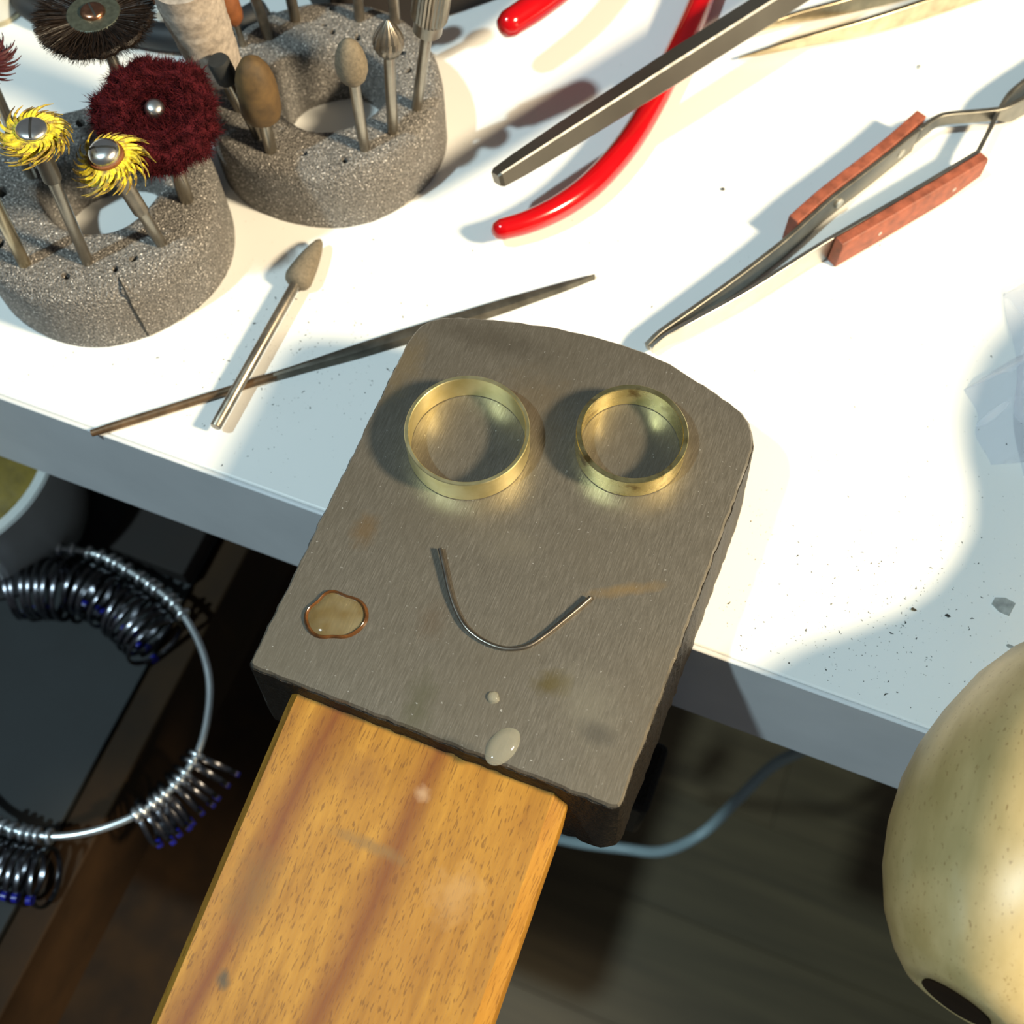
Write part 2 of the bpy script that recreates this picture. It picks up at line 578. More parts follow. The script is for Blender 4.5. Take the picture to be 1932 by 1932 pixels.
# resin drops
t = NT('amber_flux_glass')
t.set(Base_Color=t.ramp(t.noise(420, 4), (0.35, (0.62, 0.48, 0.22)), (0.7, (0.78, 0.70, 0.46))), Roughness=0.08, Transmission_Weight=0.88, IOR=1.45, Coat_Weight=0.5)
M['amber'] = t.m
M['amber_rim'] = simple('burnt_flux_rim', (0.13, 0.052, 0.016), 0.18, 0.0, 0.6, 500, 0.4, 0.1, Transmission_Weight=0.4)
t = NT('clear_resin')
t.set(Base_Color=(0.80, 0.78, 0.66), Roughness=0.08, Transmission_Weight=0.85, IOR=1.45)
M['clear'] = t.m

# ------------------------------------------------------------------ bench and floor
EDGE_Y, THICK = 71.0, 38.0
wb = thing('workbench', 'white laminate workbench top that all the tools lie on', 'workbench', (0, 300, 0))
o = obj('tabletop', box(-620, EDGE_Y + 1.0, -THICK, 620, 640, 0), M['white'], wb, bevel=0.4)
o = obj('edge_band', box(-620, EDGE_Y, -THICK, 620, EDGE_Y + 1.0, -0.25), M['edging'], wb, bevel=0.35)
for sx in (-560, 560):
    for sy in (130, 590):
        obj('leg', box(sx - 25, sy - 25, -740, sx + 25, sy + 25, -THICK), M['white'], wb, bevel=2)

fl = bpy.data.objects.new('floor', None)
COL.objects.link(fl)
fl.location = (0, 0, -0.740)
fl['kind'] = 'structure'
for i in range(12):
    y = -520 + i * 92
    for j in range(3):
        x = -1250 + j * 900 - (i % 3) * 210
        obj('plank', box(x, y, -755, x + 899.6, y + 91.7, -740 + 0.1 * ((i * 7 + j * 3) % 3)), M['board'], fl, bevel=0.25)

# ------------------------------------------------------------------ bench anvil
an = thing('bench_anvil', 'flat steel bench anvil block carrying two brass rings and a bent wire', 'anvil', (AX, AY, 0))


def rounded(pts, r, n=5):
    out = []
    m = len(pts)
    for i in range(m):
        p, a, b = (np.array(pts[k % m], float) for k in (i, i - 1, i + 1))
        ri = r[i] if isinstance(r, (list, tuple)) else r
        u, w = unit(a - p), unit(b - p)
        p0, p1 = p + u * ri, p + w * ri
        for k in range(n + 1):
            s = k / n
            out.append(tuple((1 - s) ** 2 * p0 + 2 * s * (1 - s) * p + s * s * p1))
    return out


AO = rounded([(-60.3, 33.9), (1.9, 33.9), (3.6, 105.5), (-16.5, 112.3), (-31, 112.4), (-45, 110.3), (-61.2, 105.0)], [1.2, 1.6, 7, 6, 6, 6, 6])
# fine uneven outline
AOJ = []
for i in range(len(AO)):
    a, b = np.array(AO[i]), np.array(AO[(i + 1) % len(AO)])
    k = max(1, int(np.linalg.norm(b - a) / 1.2))
    for s in range(k):
        AOJ.append(tuple(a + (b - a) * s / k + rng.normal(0, 0.07, 2)))
face = MB()
n = len(AOJ)
cx, cy = -29, 73


def inset(d, jit=0.0):
    out = []
    m = len(AOJ)
    for i in range(m):
        a, b = np.array(AOJ[i - 2]), np.array(AOJ[(i + 2) % m])
        tt = unit(b - a)
        nn = np.array([tt[1], -tt[0]])
        p = np.array(AOJ[i]) - nn * (d + (rng.normal(0, jit) if jit else 0))
        out.append(p)
    return out


ring0, ring1, ring2 = inset(0, 0.05), inset(0.35), inset(1.6)
V = [(p[0], p[1], 24.1) for p in inset(-0.05, 0.03)] + [(p[0], p[1], 24.55) for p in ring0] + [(p[0], p[1], 25.0) for p in ring1]
F = [(k * n + i, k * n + (i + 1) % n, (k + 1) * n + (i + 1) % n, (k + 1) * n + i) for k in (0, 1) for i in range(n)]
F += [tuple(2 * n + i for i in range(n)), tuple(i for i in range(n))[::-1]]
obj('steel_face', (V, F), M['anvil_face'], an, smooth=25)
# rough casting below, widening downwards
V, F = [], []
lv = [(24.1, -0.2), (23, -0.35), (20, -0.6), (15, -1.1), (10, -1.5), (5, -1.9), (0.05, -2.3)]
for (z, g) in lv:
    for p in inset(g, 0.05):
        V.append((p[0], p[1], z))
for k in range(len(lv) - 1):
    F += [(k * n + i, k * n + (i + 1) % n, (k + 1) * n + (i + 1) % n, (k + 1) * n + i) for i in range(n)]
F += [tuple(range(n)), tuple((len(lv) - 1) * n + i for i in range(n))[::-1]]
obj('cast_body', (V, F), M['cast'], an, smooth=25)
# C-clamp below: jaw plate, spine, screw
mb = MB().add(*box(-14, 50, -78, 8.8, 66, -50)).add(*box(-30, 52, -60, -4, 70.5, 0.1))
obj('clamp_frame', mb, M['cast'], an, bevel=1.5)
mb = MB().add(*lathe([(0, -54), (9, -54), (9, -38.2), (0, -38.2)], (-29, 92, 0), (0, 0, 1), 20)).add(*lathe([(0, -120), (4, -120), (4, -54), (0, -54)], (-29, 92, 0), (0, 0, 1), 14))
mb.add(*box(-33, 60, -74, -13.9, 98, -62))
obj('clamp_screw', mb, M['steel_dull'], an, bevel=0.6)

# ------------------------------------------------------------------ wooden bench pin
pin = thing('bench_pin', 'worn beech bench pin wedged into the front of the anvil', 'bench pin', (PX0, PY0, 0))
ys = [35.5, 31, 20, 8, -4, -16, -30, -45, -56]
mb = MB()
top_z = lambda y: 20.6 - max(0, (32 - y)) * 0.16
V, F = [], []
for y in ys:
    z = top_z(y)
    xl, xr = -53.2 + (33 - y) * 0.004, -5.6 + (33 - y) * 0.012
    c = 0.8
    V += [(xl + 0.5, y, z - 17), (xl - 0.3, y, z - 1.4), (xl + 1.0, y, z), (xr - 2.6, y, z), (xr - 0.2, y, z - 2.2), (xr, y, z - 3.4), (xr, y, z - 17)]
m = 7
for i in range(len(ys) - 1):
    F += [(i * m + k, i * m + (k + 1) % m, (i + 1) * m + (k + 1) % m, (i + 1) * m + k) for k in range(m)]
F += [tuple(range(m)), tuple((len(ys) - 1) * m + k for k in range(m))[::-1]]
obj('wooden_wedge', (V, F), M['beech'], pin, smooth=30, bevel=0.5)

# ------------------------------------------------------------------ things on the anvil
def band(name, label, cx, cy, R, h, wall, mat):
    prof = [(R - wall, 0.15), (R - 0.15, 0.0), (R, 0.2), (R, h - 0.15), (R - 0.12, h), (R - wall + 0.12, h), (R - wall, h - 0.15)]
    obj(name, _ring(prof, (cx, cy, 25.02), (0, 0, 1), 128, None), mat, None, smooth=35, label=label, cat='ring', group='brass rings on the anvil', origin=(cx, cy, 25.02))


band('brass_ring', 'larger clean brass ring band left on the steel anvil', -42.7, 83.2, 10.65, 5.6, 0.75, M['brass'])
band('brass_ring', 'smaller thicker brass ring with dark stains inside its band', -16.5, 92.8, 9.5, 5.2, 0.95, M['brass_stained'])

pts = [(830, 1035, 0.9), (839, 1075, 0.8), (848, 1115, 0.65), (860, 1150, 0.5), (878, 1182, 0.5), (906, 1206, 0.42), (940, 1221, 0.42), (970, 1224, 0.42), (1000, 1217, 0.42), (1030, 1197, 0.45), (1060, 1173, 0.6), (1090, 1148, 0.7), (1114, 1127, 0.8)]
path = smooth_path([P(x, y, 25.02 + z) for x, y, z in pts], 6)
obj('bent_wire', tube(path, 0.38, 10), M['wire'], None, label='short grey wire bent into a smile shape on the anvil below the rings', cat='wire')


def blob(cx, cy, rx, ry, h, seed, wob=0.12, rot=0.0, n=40, z=25.0, r0=0.0, r1=1.0, hole=False):
    r = np.random.default_rng(seed)
    ph = r.uniform(0, 6.28, 6)
    V, F = [], []
    rows = 7
    for k in range(rows):
        s = r0 + (r1 - r0) * k / (rows - 1)
        for i in range(n):
            a = 2 * math.pi * i / n
            q = 1 + wob * sum(math.sin((j + 2) * a + ph[j]) / (j + 1) for j in range(5))
            x, y = rx * s * q * math.cos(a), ry * s * q * math.sin(a)
            zz = h * max(0.0, 1 - s ** 4) if not hole else h * max(0.0, math.sin(math.pi * k / (rows - 1))) + 0.02
            V.append((cx + x * math.cos(rot) - y * math.sin(rot), cy + x * math.sin(rot) + y * math.cos(rot), z + 0.01 + zz))
    for k in range(rows - 1):
        F += [(k * n + i, k * n + (i + 1) % n, (k + 1) * n + (i + 1) % n, (k + 1) * n + i) for i in range(n)]
    if hole:
        F += [((rows - 1) * n + i, (rows - 1) * n + (i + 1) % n, (i + 1) % n, i) for i in range(n)]
    else:
        F += [tuple((rows - 1) * n + i for i in range(n))[::-1]]
    return V, F


q = P(634, 1162, 25)
fx = thing('flux_residue', 'glossy amber drop of hardened flux with a burnt brown rim', 'flux drop', (q[0], q[1], 25))
obj('glassy_drop', blob(q[0], q[1], 4.6, 4.3, 0.8, 3, 0.10), M['amber'], fx)
obj('burnt_rim', blob(q[0], q[1], 4.6, 4.3, 0.62, 3, 0.10, r0=0.88, r1=1.04, hole=True), M['amber_rim'], fx, label='dark brown burnt rim')
q = P(948, 1408, 25)
obj('resin_drop', blob(q[0], q[1], 2.2, 3.3, 0.7, 5, 0.02, -0.30), M['clear'], None, label='clear teardrop shaped resin drop near the front edge of the anvil', cat='resin drop')
q = P(931, 1316, 25)
obj('resin_drop', blob(q[0], q[1], 1.0, 1.0, 0.7, 6, 0.05), M['clear'], None, label='tiny round whitish bead of resin in the middle of the anvil', cat='resin drop')

# ------------------------------------------------------------------ needle file and loose bur on the table
a, b = P(172, 817, 1.0), P(1122, 520, 1.0)
nf = thing('needle_file', 'needle file with brown round shank, its blade passing behind the anvil', 'file', (a + b) / 2 * np.array([1, 1, 0]))
d = unit(b - a)
L = np.linalg.norm(b - a)
pt = lambda s: a + d * s
mid = np.linalg.norm(P(520, 705, 1.0) - a)
rods = [pt(s) for s in np.linspace(0, mid, 10)]
V, F = sweep(rods, lambda i: [((0.86 if i else 0.7) * math.cos(k * math.pi / 6), (0.86 if i else 0.7) * math.sin(k * math.pi / 6) - 0.12) for k in range(12)], up=(0, 0, 1))
obj('shank', (V, F), M['file_shank'], nf)
ss = np.linspace(mid - 0.5, L, 22)


def fsec(i):
    u = i / 21
    w = np.interp(u, [0, 0.10, 0.25, 0.45, 0.7, 0.9, 1.0], [0.8, 1.05, 1.65, 1.85, 1.7, 1.0, 0.35])
    h = np.interp(u, [0, 0.1, 0.5, 1.0], [0.86, 0.85, 0.75, 0.4])
    return [(-w, -0.9), (w, -0.9), (w, -0.55), (w * 0.6, h * 0.75), (0, h), (-w * 0.6, h * 0.75), (-w, -0.55)]


obj('blade', sweep([pt(s) for s in ss], fsec, up=(0, 0, 1)), M['file_blade'], nf, smooth=30)

q0, q1, q2 = P(406, 806, 3.3), P(560, 532, 3.2), P(611, 441, 3.1)
lb = thing('cone_bur', 'grey cone abrasive point lying loose on the table across the file', 'abrasive point', ((q0 + q1) / 2) * np.array([1, 1, 0]))
ax = unit(q1 - q0)
sl = np.linalg.norm(q1 - q0)
obj('shaft', lathe([(0, 0), (0.95, 0), (1.13, 0.25), (1.13, sl + 2), (0, sl + 2)], q0, ax, 16), M['steel_dull'], lb)
hl = 13.0
obj('abrasive_head', lathe([(0, -1.0), (1.6, -0.9), (2.6, -0.2), (2.95, 0.9), (2.85, 2.2), (2.5, 4.8), (2.05, 7.2), (1.5, 9.4), (0.95, 11), (0.4, 11.7), (0, 11.9)], q1, ax, 24), M['stone'], lb)

# ------------------------------------------------------------------ foam bur stands
HZ = 16.4


def boolean_holes(o, cuts):
    mb = MB()
    for (x, y, r, tiltx, tilty, depth) in cuts:
        mb.add(*lathe([(0, -depth), (r, -depth), (r, 6), (0, 6)], (x, y, HZ), unit((tiltx, tilty, 1)), 9, radial=lambda t, k: 1 + 0.18 * math.sin(2 * t + x)))
    c = obj('cutter', mb, None, None, smooth=0, origin=tuple(np.array(o.location) / MM) if o.parent is None else tuple(np.array(o.parent.location) / MM))
    md = o.modifiers.new('holes', 'BOOLEAN')
    md.operation = 'DIFFERENCE'
    md.solver = 'EXACT'
    md.object = c
    bpy.context.view_layer.update()
    dg = bpy.context.evaluated_depsgraph_get()
    me = bpy.data.meshes.new_from_object(o.evaluated_get(dg))
    o.modifiers.remove(md)
    old = o.data
    o.data = me
    bpy.data.objects.remove(c)
    me.polygons.foreach_set('use_smooth', [True] * len(me.polygons))
    me.set_sharp_from_angle(angle=math.radians(45))


def stand(label, cx, cy, hx, hy, hr, cuts, seed, worn=1.0):
    st = thing('bur_stand', label, 'bur stand', (cx, cy, 0), 'foam bur stands')
    r = np.random.default_rng(seed)
    ph = r.uniform(0, 6.28, 12)
    R = 26.0
    V, F = [], []
    n = 120
    prof = [(0, 0.05), (0, 1.5), (0, 5), (0, 9), (0, 12.5), (0.3, 14.6), (0.9 * worn, 15.7), (2.0 * worn, 16.25), (3.4, HZ)]
    inner = [(2.2, HZ), (0.9, HZ - 0.3), (0.25, HZ - 1.1), (0, HZ - 4), (0, 8), (0, 4), (0, 0.05)]
    rows = []
    for (d, z) in prof:
        row = []
        for i in range(n):
            a = 2 * math.pi * i / n
            w = 0.10 * sum(math.sin((j + 2) * a + ph[j]) for j in range(5)) + r.normal(0, 0.035)
            row.append(len(V))
            V.append((cx + (R - d + w) * math.cos(a), cy + (R - d + w) * math.sin(a), z + (r.normal(0, 0.05) if 10 < z else 0)))
        rows.append(row)
    for k in (0.33, 0.66):
        row = []
        for i in range(n):
            a = 2 * math.pi * i / n
            po = np.array([cx + (R - 3.4) * math.cos(a), cy + (R - 3.4) * math.sin(a)])
            pi_ = np.array([hx + (hr + 2.2) * math.cos(a), hy + (hr + 2.2) * math.sin(a)])
            p = po + (pi_ - po) * k
            row.append(len(V))
            V.append((p[0], p[1], HZ + r.normal(0, 0.09)))
        rows.append(row)
    for (d, z) in inner:
        row = []
        for i in range(n):
            a = 2 * math.pi * i / n
            w = 0.14 * sum(math.sin((j + 2) * a + ph[j + 5]) for j in range(5)) + r.normal(0, 0.05)
            row.append(len(V))
            V.append((hx + (hr + d + w) * math.cos(a), hy + (hr + d + w) * math.sin(a), z))
        rows.append(row)
    rows.append(rows[0])
    for A_, B_ in zip(rows[:-1], rows[1:]):
        F += [(A_[i], A_[(i + 1) % n], B_[(i + 1) % n], B_[i]) for i in range(n)]
    o = obj('foam_block', (V, F), M['foam'], st, smooth=50)
    if cuts:
        boolean_holes(o, cuts)
    return st


def hole(px, py, r=0.9, tx=0.0, ty=0.0, depth=9):
    p = P(px, py, HZ)
    return (p[0], p[1], r, tx, ty, depth)


hR = P(624, 160, HZ)
hL = P(185, 346, HZ)
cutsR = [hole(572, 289), hole(650, 302, 0.8), hole(758, 100), hole(772, 133, 0.7), hole(628, 17, 0.85), hole(628, 60, 0.8), hole(612, 48, 0.6), hole(675, 70, 0.9), hole(600, 95, 0.7), hole(470, 210, 0.8), hole(640, 108, 0.7)]
cutsL = [hole(152, 232, 1.2), hole(124, 521, 0.9), hole(217, 508, 0.75), hole(252, 488, 0.85), hole(3, 362, 1.4), hole(0, 460, 1.1)]
stR = stand('grey foam ring stand further back, holding stone points and steel burs', -108, 158, hR[0], hR[1], 12.2, cutsR, 11, 1.0)
stL = stand('grey cracked foam ring stand nearer the table edge, holding yellow brushes', -139.5, 113.2, hL[0], hL[1], 12.1, cutsL, 12, 1.5)
# crack and a loosened sliver on the left stand
q = [P(x, y, z) for x, y, z in ((222, 520, 16.3), (238, 555, 15.6), (254, 590, 10), (268, 612, 5), (281, 634, 0.3))]
cpath = []
for p in smooth_path(q, 4):
    dd = np.array([p[0] + 139.5, p[1] - 113.2])
    rr = np.linalg.norm(dd)
    if p[2] < 15:
        dd = dd / rr * 26.0
    cpath.append(np.array([dd[0] - 139.5 + rng.normal(0, 0.08), dd[1] + 113.2, p[2]]))
obj('crack', tube(cpath, [0.12, 0.22, 0.18, 0.2, 0.12], 5), M['black_rubber'], stL, label='thin dark crack down the side')


# ------------------------------------------------------------------ rotary tools standing in the foam
REPORT = []


def tool(name, label, base_px, top_px, group='rotary points and burs', lean=0.0, base_z=HZ, sink=8.0, r=1.15, mat='steel', cat='rotary bur', taper=None):
    b = P(*base_px, base_z)
    tp = over(b, *top_px, lean=lean)
    ax = unit(tp - b)
    root = thing(name, label, cat, b, group)
    L = np.linalg.norm(tp - b)
    prof = [(0, -sink), (r * 0.9, -sink), (r, -sink + 0.3)] + (taper(L) if taper else [(r, L)]) + [(0, L)]
    obj('shaft', lathe(prof, b, ax, 16), M[mat], root)
    REPORT.append((label[:40], round(float(tp[2]), 1), np.round(ax, 2).tolist()))
    return root, b, tp, ax, L


def rnd_disc_axis(ax):
    return frame_of(ax)


# right stand
root, b, tp, ax, L = tool('egg_bur', 'small egg shaped grey stone point in front of the dark centre hole', (688, 280), (668, 155))
k = scale_at(tp)
obj('abrasive_head', lathe([(0, -0.4), (13 * k, -0.1), (24 * k, 12 * k), (30 * k, 30 * k), (30.5 * k, 46 * k), (27 * k, 66 * k), (20 * k, 84 * k), (11 * k, 95 * k), (4 * k, 99 * k), (0, 100 * k)], tp, ax, 26), M['stone'], root)

root, b, tp, ax, L = tool('fluted_bur', 'steel bud shaped bur with sharp flutes and pointed tip', (741, 248), (734, 103))
k = scale_at(tp)
fl_ = lambda t_, kk: 1 + 0.055 * math.cos(14 * t_)
prof = [(0, -0.3), (15 * k, 0), (22 * k, 8 * k), (28 * k, 20 * k), (29.5 * k, 30 * k), (27 * k, 42 * k), (21 * k, 55 * k), (13 * k, 67 * k), (3 * k, 79 * k), (0, 81 * k)]
obj('fluted_head', lathe(prof, tp, ax, 84, twist=0.05, radial=lambda t_, kk: 1 + (0.09 * (abs(((t_ * 14 / (2 * math.pi)) % 1) - 0.5) * 2 - 0.5) if 1 < kk < 9 else 0)), M['steel_dull'], root, smooth=20)

root, b, tp, ax, L = tool('knurled_mandrel', 'steel mandrel with a knurled collar, rightmost in the far foam stand', (786, 203), (806, 60), cat='mandrel')
k = scale_at(tp)
obj('collar', lathe([(0, -0.1), (25 * k, 0), (28 * k, 3 * k), (28 * k, 28 * k), (30 * k, 30 * k), (0, 30 * k)], tp, ax, 28), M['steel'], root)
obj('knurled_grip', lathe([(0, 30 * k), (31 * k, 30 * k), (34 * k, 36 * k), (34 * k, 220 * k), (30 * k, 226 * k), (0, 226 * k)], tp, ax, 60, radial=lambda t_, kk: 1 + 0.035 * math.cos(30 * t_)), M['steel'], root, smooth=20)

root, b, tp, ax, L = tool('bullet_polisher', 'large brown bullet shaped rubber polisher beside the maroon wheel', (511, 283), (497, 222), r=1.35)
k = scale_at(tp)
obj('rubber_head', lathe([(0, -0.5), (22 * k, -0.3), (34 * k, 8 * k), (38 * k, 24 * k), (38 * k, 70 * k), (36 * k, 92 * k), (30 * k, 114 * k), (20 * k, 131 * k), (8 * k, 139 * k), (0, 140 * k)], tp, ax, 28), M['stone_brown'], root)

root, b, tp, ax, L = tool('disc_polisher', 'black rubber disc polisher half hidden behind the brown bullet', (487, 258), (430, 150), r=0.95)
k = scale_at(tp)
obj('rubber_head', lathe([(0, -0.3), (18 * k, -0.2), (21 * k, 4 * k), (21 * k, 44 * k), (18 * k, 50 * k), (0, 50 * k)], tp, ax, 24), M['black_rubber'], root)

root, b, tp, ax, L = tool('ball_polisher', 'small orange rubber polisher behind the paper roll', (458, 85), (443, 42), r=0.8)
k = scale_at(tp)
obj('rubber_head', lathe([(0, -0.3), (12 * k, 0), (19 * k, 10 * k), (21 * k, 24 * k), (21 * k, 60 * k), (16 * k, 72 * k), (0, 74 * k)], tp, ax, 20), M['orange'], root)

for (bp, tpx, r, lab, tap) in (((507, 70), (462, -60), 1.2, 'plain steel shaft standing just right of the paper roll', None),
                               ((557, 36), (535, -70), 1.25, 'brownish steel shaft at the back left rim of the far foam stand', None),
                               ((678, 36), (670, -75), 1.15, 'steel shaft in the broken back of the far foam stand', None),
                               ((745, 40), (737, -70), 1.2, 'golden steel shaft directly behind the fluted bur', None)):
    root, b, tp, ax, L = tool('shaft_bur', lab, bp, tpx, r=r, mat='steel_dull')
    k = scale_at(tp)
    obj('bur_head', lathe([(0, -0.3), (1.1, 0), (2.2, 1.5), (2.6, 4), (2.2, 7), (1.0, 9), (0, 9.4)], tp, ax, 20), M['stone'], root)

# rolled abrasive paper cartridge
root, b, tp, ax, L = tool('paper_roll_mandrel', 'tall roll of worn beige abrasive paper on a mandrel', (452, 205), (415, 138), cat='abrasive roll', lean=0.0)
tip = over(tp, 345, -30, lean=0.0)
ax2 = unit(tip - tp)
kk = scale_at(tp)
L2 = np.linalg.norm(tip - tp)


def spiral(t_, k_):
    return 1 + 0.04 * ((t_ / (2 * math.pi) + 0.13 * k_) % 1.0) + 0.012 * math.sin(9 * t_ + 3 * k_)


prof = [(0, -0.4), (38 * kk, -0.3), (44 * kk, 0.8)] + [((46 + 9 * min(1, s * 1.4)) * kk, s * L2 + 0.9) for s in np.linspace(0, 1, 34)] + [(30 * kk, L2 + 1.5), (0, L2 + 1.5)]
obj('paper_roll', lathe(prof, tp, ax2, 40, radial=spiral), M['paper'], root, smooth=60)

# left stand
def screw(parent, c, ax, r, mat='chrome', slot=None, dome=0.5):
    """domed screw head; slot: direction of its slot as seen in the photograph (right, down), None for no slot"""
    c = np.asarray(c, float)
    prof = [(r, -0.6), (r, 0.0), (r * 0.95, dome * 0.35), (r * 0.8, dome * 0.7), (r * 0.55, dome * 0.9), (r * 0.3, dome * 0.98), (0, dome)]
    o_ = obj('screw_head', lathe([(0, -0.6)] + prof, c, ax, 28), M[mat], parent)
    if slot is not None:
        a = unit(ax)
        d_ = CR * slot[0] + CD * slot[1]
        d_ = unit(d_ - a * (d_ @ a))
        rs, hs = [p[0] for p in prof][::-1], [p[1] for p in prof][::-1]
        path_ = [c + d_ * u * r + a * (np.interp(abs(u) * r, rs, hs) + 0.015) for u in np.linspace(-0.97, 0.97, 13)]
        w_ = r * 0.085
        obj('slot', sweep(path_, lambda i: [(-w_, -0.25), (w_, -0.25), (w_, 0.02), (-w_, 0.02)], up=a), M['black_rubber'], o_, label='dark screwdriver slot')
    return o_


def bristle_disc(parent, c, ax, R, hub, n, layers, seed, mat, tipmat, curl=0.9, w=0.36, droop=0.0):
    """radial abrasive disc: a hub washer with curved tapering bristles all round"""
    x, y, a = frame_of(ax)
    r = np.random.default_rng(seed)
    hubm = lathe([(0, -1.3), (hub, -1.3), (hub * 1.12, -0.6), (hub * 1.12, 0.1), (hub, 0.35), (0, 0.35)], c, ax, 28)
    obj('hub_disc', hubm, M[mat], parent)
    B, T = MB(), MB()
    for la in range(layers):
        for i in range(n):
            t0 = 2 * math.pi * (i + 0.37 * la) / n + r.normal(0, 0.04)
            dz = -1.4 + 1.5 * la / max(1, layers - 1)
            up = r.normal(0.0, 0.10) + 0.12 * (la - (layers - 1) / 2) - droop
            rad = R * r.uniform(0.86, 1.08)
            pts_ = []
            for s in np.linspace(0, 1, 7):
                rr_ = hub * 0.9 + (rad - hub * 0.9) * s
                tt_ = t0 + curl * s * s * 0.62
                pts_.append(np.asarray(c) + (x * math.cos(tt_) + y * math.sin(tt_)) * rr_ + a * (dz + up * (rad - hub) * s))
            wr = [w * 1.25, w * 1.15, w * 1.0, w * 0.85, w * 0.65, w * 0.45, w * 0.18]
            B.add(*tube(pts_[:5], wr[:5], 5, cap=False))
            T.add(*tube(pts_[4:], wr[4:], 5, cap=True))
    obj('bristles', B, M[mat], parent, kind='stuff', smooth=60)
    obj('bristle_tips', T, M[tipmat], parent, kind='stuff', smooth=60, label='browned worn bristle tips')


G2 = 'rotary brushes and wheels in the near stand'
root, b, tp, ax, L = tool('bristle_brush', 'yellow radial bristle brush at the left side of the near foam stand', (165, 494), (62, 250), G2, cat='rotary brush')
k = scale_at(tp)
bristle_disc(root, tp, ax, 70 * k, 36 * k, 30, 3, 21, 'yellow', 'yellow_brown', -0.95)
screw(root, tp + ax * 0.8, ax, 30 * k, 'chrome', (0.12, 1), 0.8)
obj('collar', lathe([(0, -11), (1.7, -11), (1.7, -1.3), (0, -1.3)], tp, ax, 16), M['dark_steel'], root)

root, b, tp, ax, L = tool('bristle_brush', 'yellow radial bristle brush with an orange washer, in front of the maroon wheel', (304, 459), (203, 298), G2, cat='rotary brush')
k = scale_at(tp)
bristle_disc(root, tp, ax, 78 * k, 38 * k, 27, 2, 22, 'yellow', 'yellow_brown', -0.8, droop=0.25)
obj('washer', lathe([(0, 0.3), (34 * k, 0.3), (34 * k, 0.9), (0, 0.9)], tp, ax, 28), M['orange'], root)
screw(root, tp + ax * 1.5, ax, 30 * k, 'chrome', (1, 0.0), 1.5)
obj('collar', lathe([(0, -15), (1.55, -15), (1.55, -1.3), (0, -1.3)], tp, ax, 16), M['steel_dull'], root)

root, b, tp, ax, L = tool('fibre_wheel', 'fuzzy maroon abrasive fibre wheel with a shiny domed screw', (352, 376), (297, 220), G2, r=1.5, cat='rotary wheel')
k = scale_at(tp)
R = 108 * k
r_ = np.random.default_rng(31)
ph_ = r_.uniform(0, 6.28, 8)
wheel_ax = unit(ax + 0.75 * unit(CO - tp))
lump = lambda t_, kk: 1 + 0.04 * math.sin(3 * t_ + ph_[0]) + 0.03 * math.sin(5 * t_ + ph_[1]) + 0.03 * math.sin(2.0 * kk + 4 * t_)
prof = [(0, -3.2), (R * 0.6, -3.6), (R * 0.88, -2.9), (R * 0.98, -1.2), (R, 0.4), (R * 0.96, 1.9), (R * 0.84, 3.1), (R * 0.65, 3.8), (R * 0.45, 3.7), (R * 0.28, 2.6), (R * 0.16, 1.7), (0, 1.5)]
Vw, Fw = lathe(prof, tp, wheel_ax, 40, radial=lump)
Vw = [np.asarray(v) + unit(np.asarray(v) - tp) * (0.55 * math.sin(v[0] * 0.9 + 1.3 * math.sin(v[1] * 0.8)) + 0.45 * math.sin(v[1] * 1.1 + v[2]) + r_.normal(0, 0.15)) for v in Vw]
obj('wheel_core', (Vw, Fw), M['maroon'], root, smooth=80)
H = MB()
Va = np.array(Vw)
hv, hf = [], []
for i in range(26000):
    f = Fw[r_.integers(len(Fw))]
    w_ = r_.dirichlet([1] * len(f))
    p = (Va[list(f)] * w_[:, None]).sum(0)
    nrm = unit(np.cross(Va[f[1]] - Va[f[0]], Va[f[2]] - Va[f[0]]))
    if nrm @ (p - tp) < 0:
        nrm = -nrm
    if np.linalg.norm(p - tp) < R * 0.25 and (p - tp) @ wheel_ax > 0:
        continue
    d_ = unit(nrm + r_.normal(0, 1.0, 3))
    l_ = abs(r_.normal(1.15, 0.6))
    s_ = unit(np.cross(d_, r_.normal(0, 1, 3))) * 0.055
    n0 = len(hv)
    bend = r_.normal(0, 0.25, 3)
    hv += [p - s_, p + s_, p + d_ * l_ * 0.6 + s_ * 0.8 + bend * 0.4, p + d_ * l_ * 0.6 - s_ * 0.8 + bend * 0.4, p + d_ * l_ + bend]
    hf += [(n0, n0 + 1, n0 + 2, n0 + 3), (n0 + 3, n0 + 2, n0 + 4)]
H.v, H.f = [tuple(v) for v in hv], hf
obj('fibre_fuzz', H, M['maroon'], root, kind='stuff', smooth=0, fix=False)
screw(root, tp + wheel_ax * 2.9, wheel_ax, 19 * k, 'chrome', None, 1.6)

# black hair wheel brush
b0 = P(262, 262, HZ)
root, b, tp, ax, L = tool('hair_brush', 'black hair wheel brush with grey metal hub plates', (268, 250), (178, 30), G2, cat='rotary brush')
k = scale_at(tp)
R = 112 * k
x_, y_, a_ = frame_of(ax)
obj('hub_plate', lathe([(0, -0.9), (R * 0.44, -0.9), (R * 0.47, -0.6), (R * 0.47, 0.5), (R * 0.44, 0.8), (0, 0.8)], tp, ax, 40), M['plate'], root)
screw(root, tp + a_ * 1.1, ax, 23 * k, 'copper', (0.5, 1), 0.7)
core = lathe([(0, -0.5), (R * 0.93, -0.9), (R * 0.96, 0), (R * 0.93, 0.55), (0, 0.5)], tp, ax, 64, radial=lambda t_, kk: 1 + 0.03 * math.sin(11 * t_) + 0.02 * math.sin(23 * t_))
obj('bristle_core', core, M['bristle'], root, kind='stuff')
hv, hf = [], []
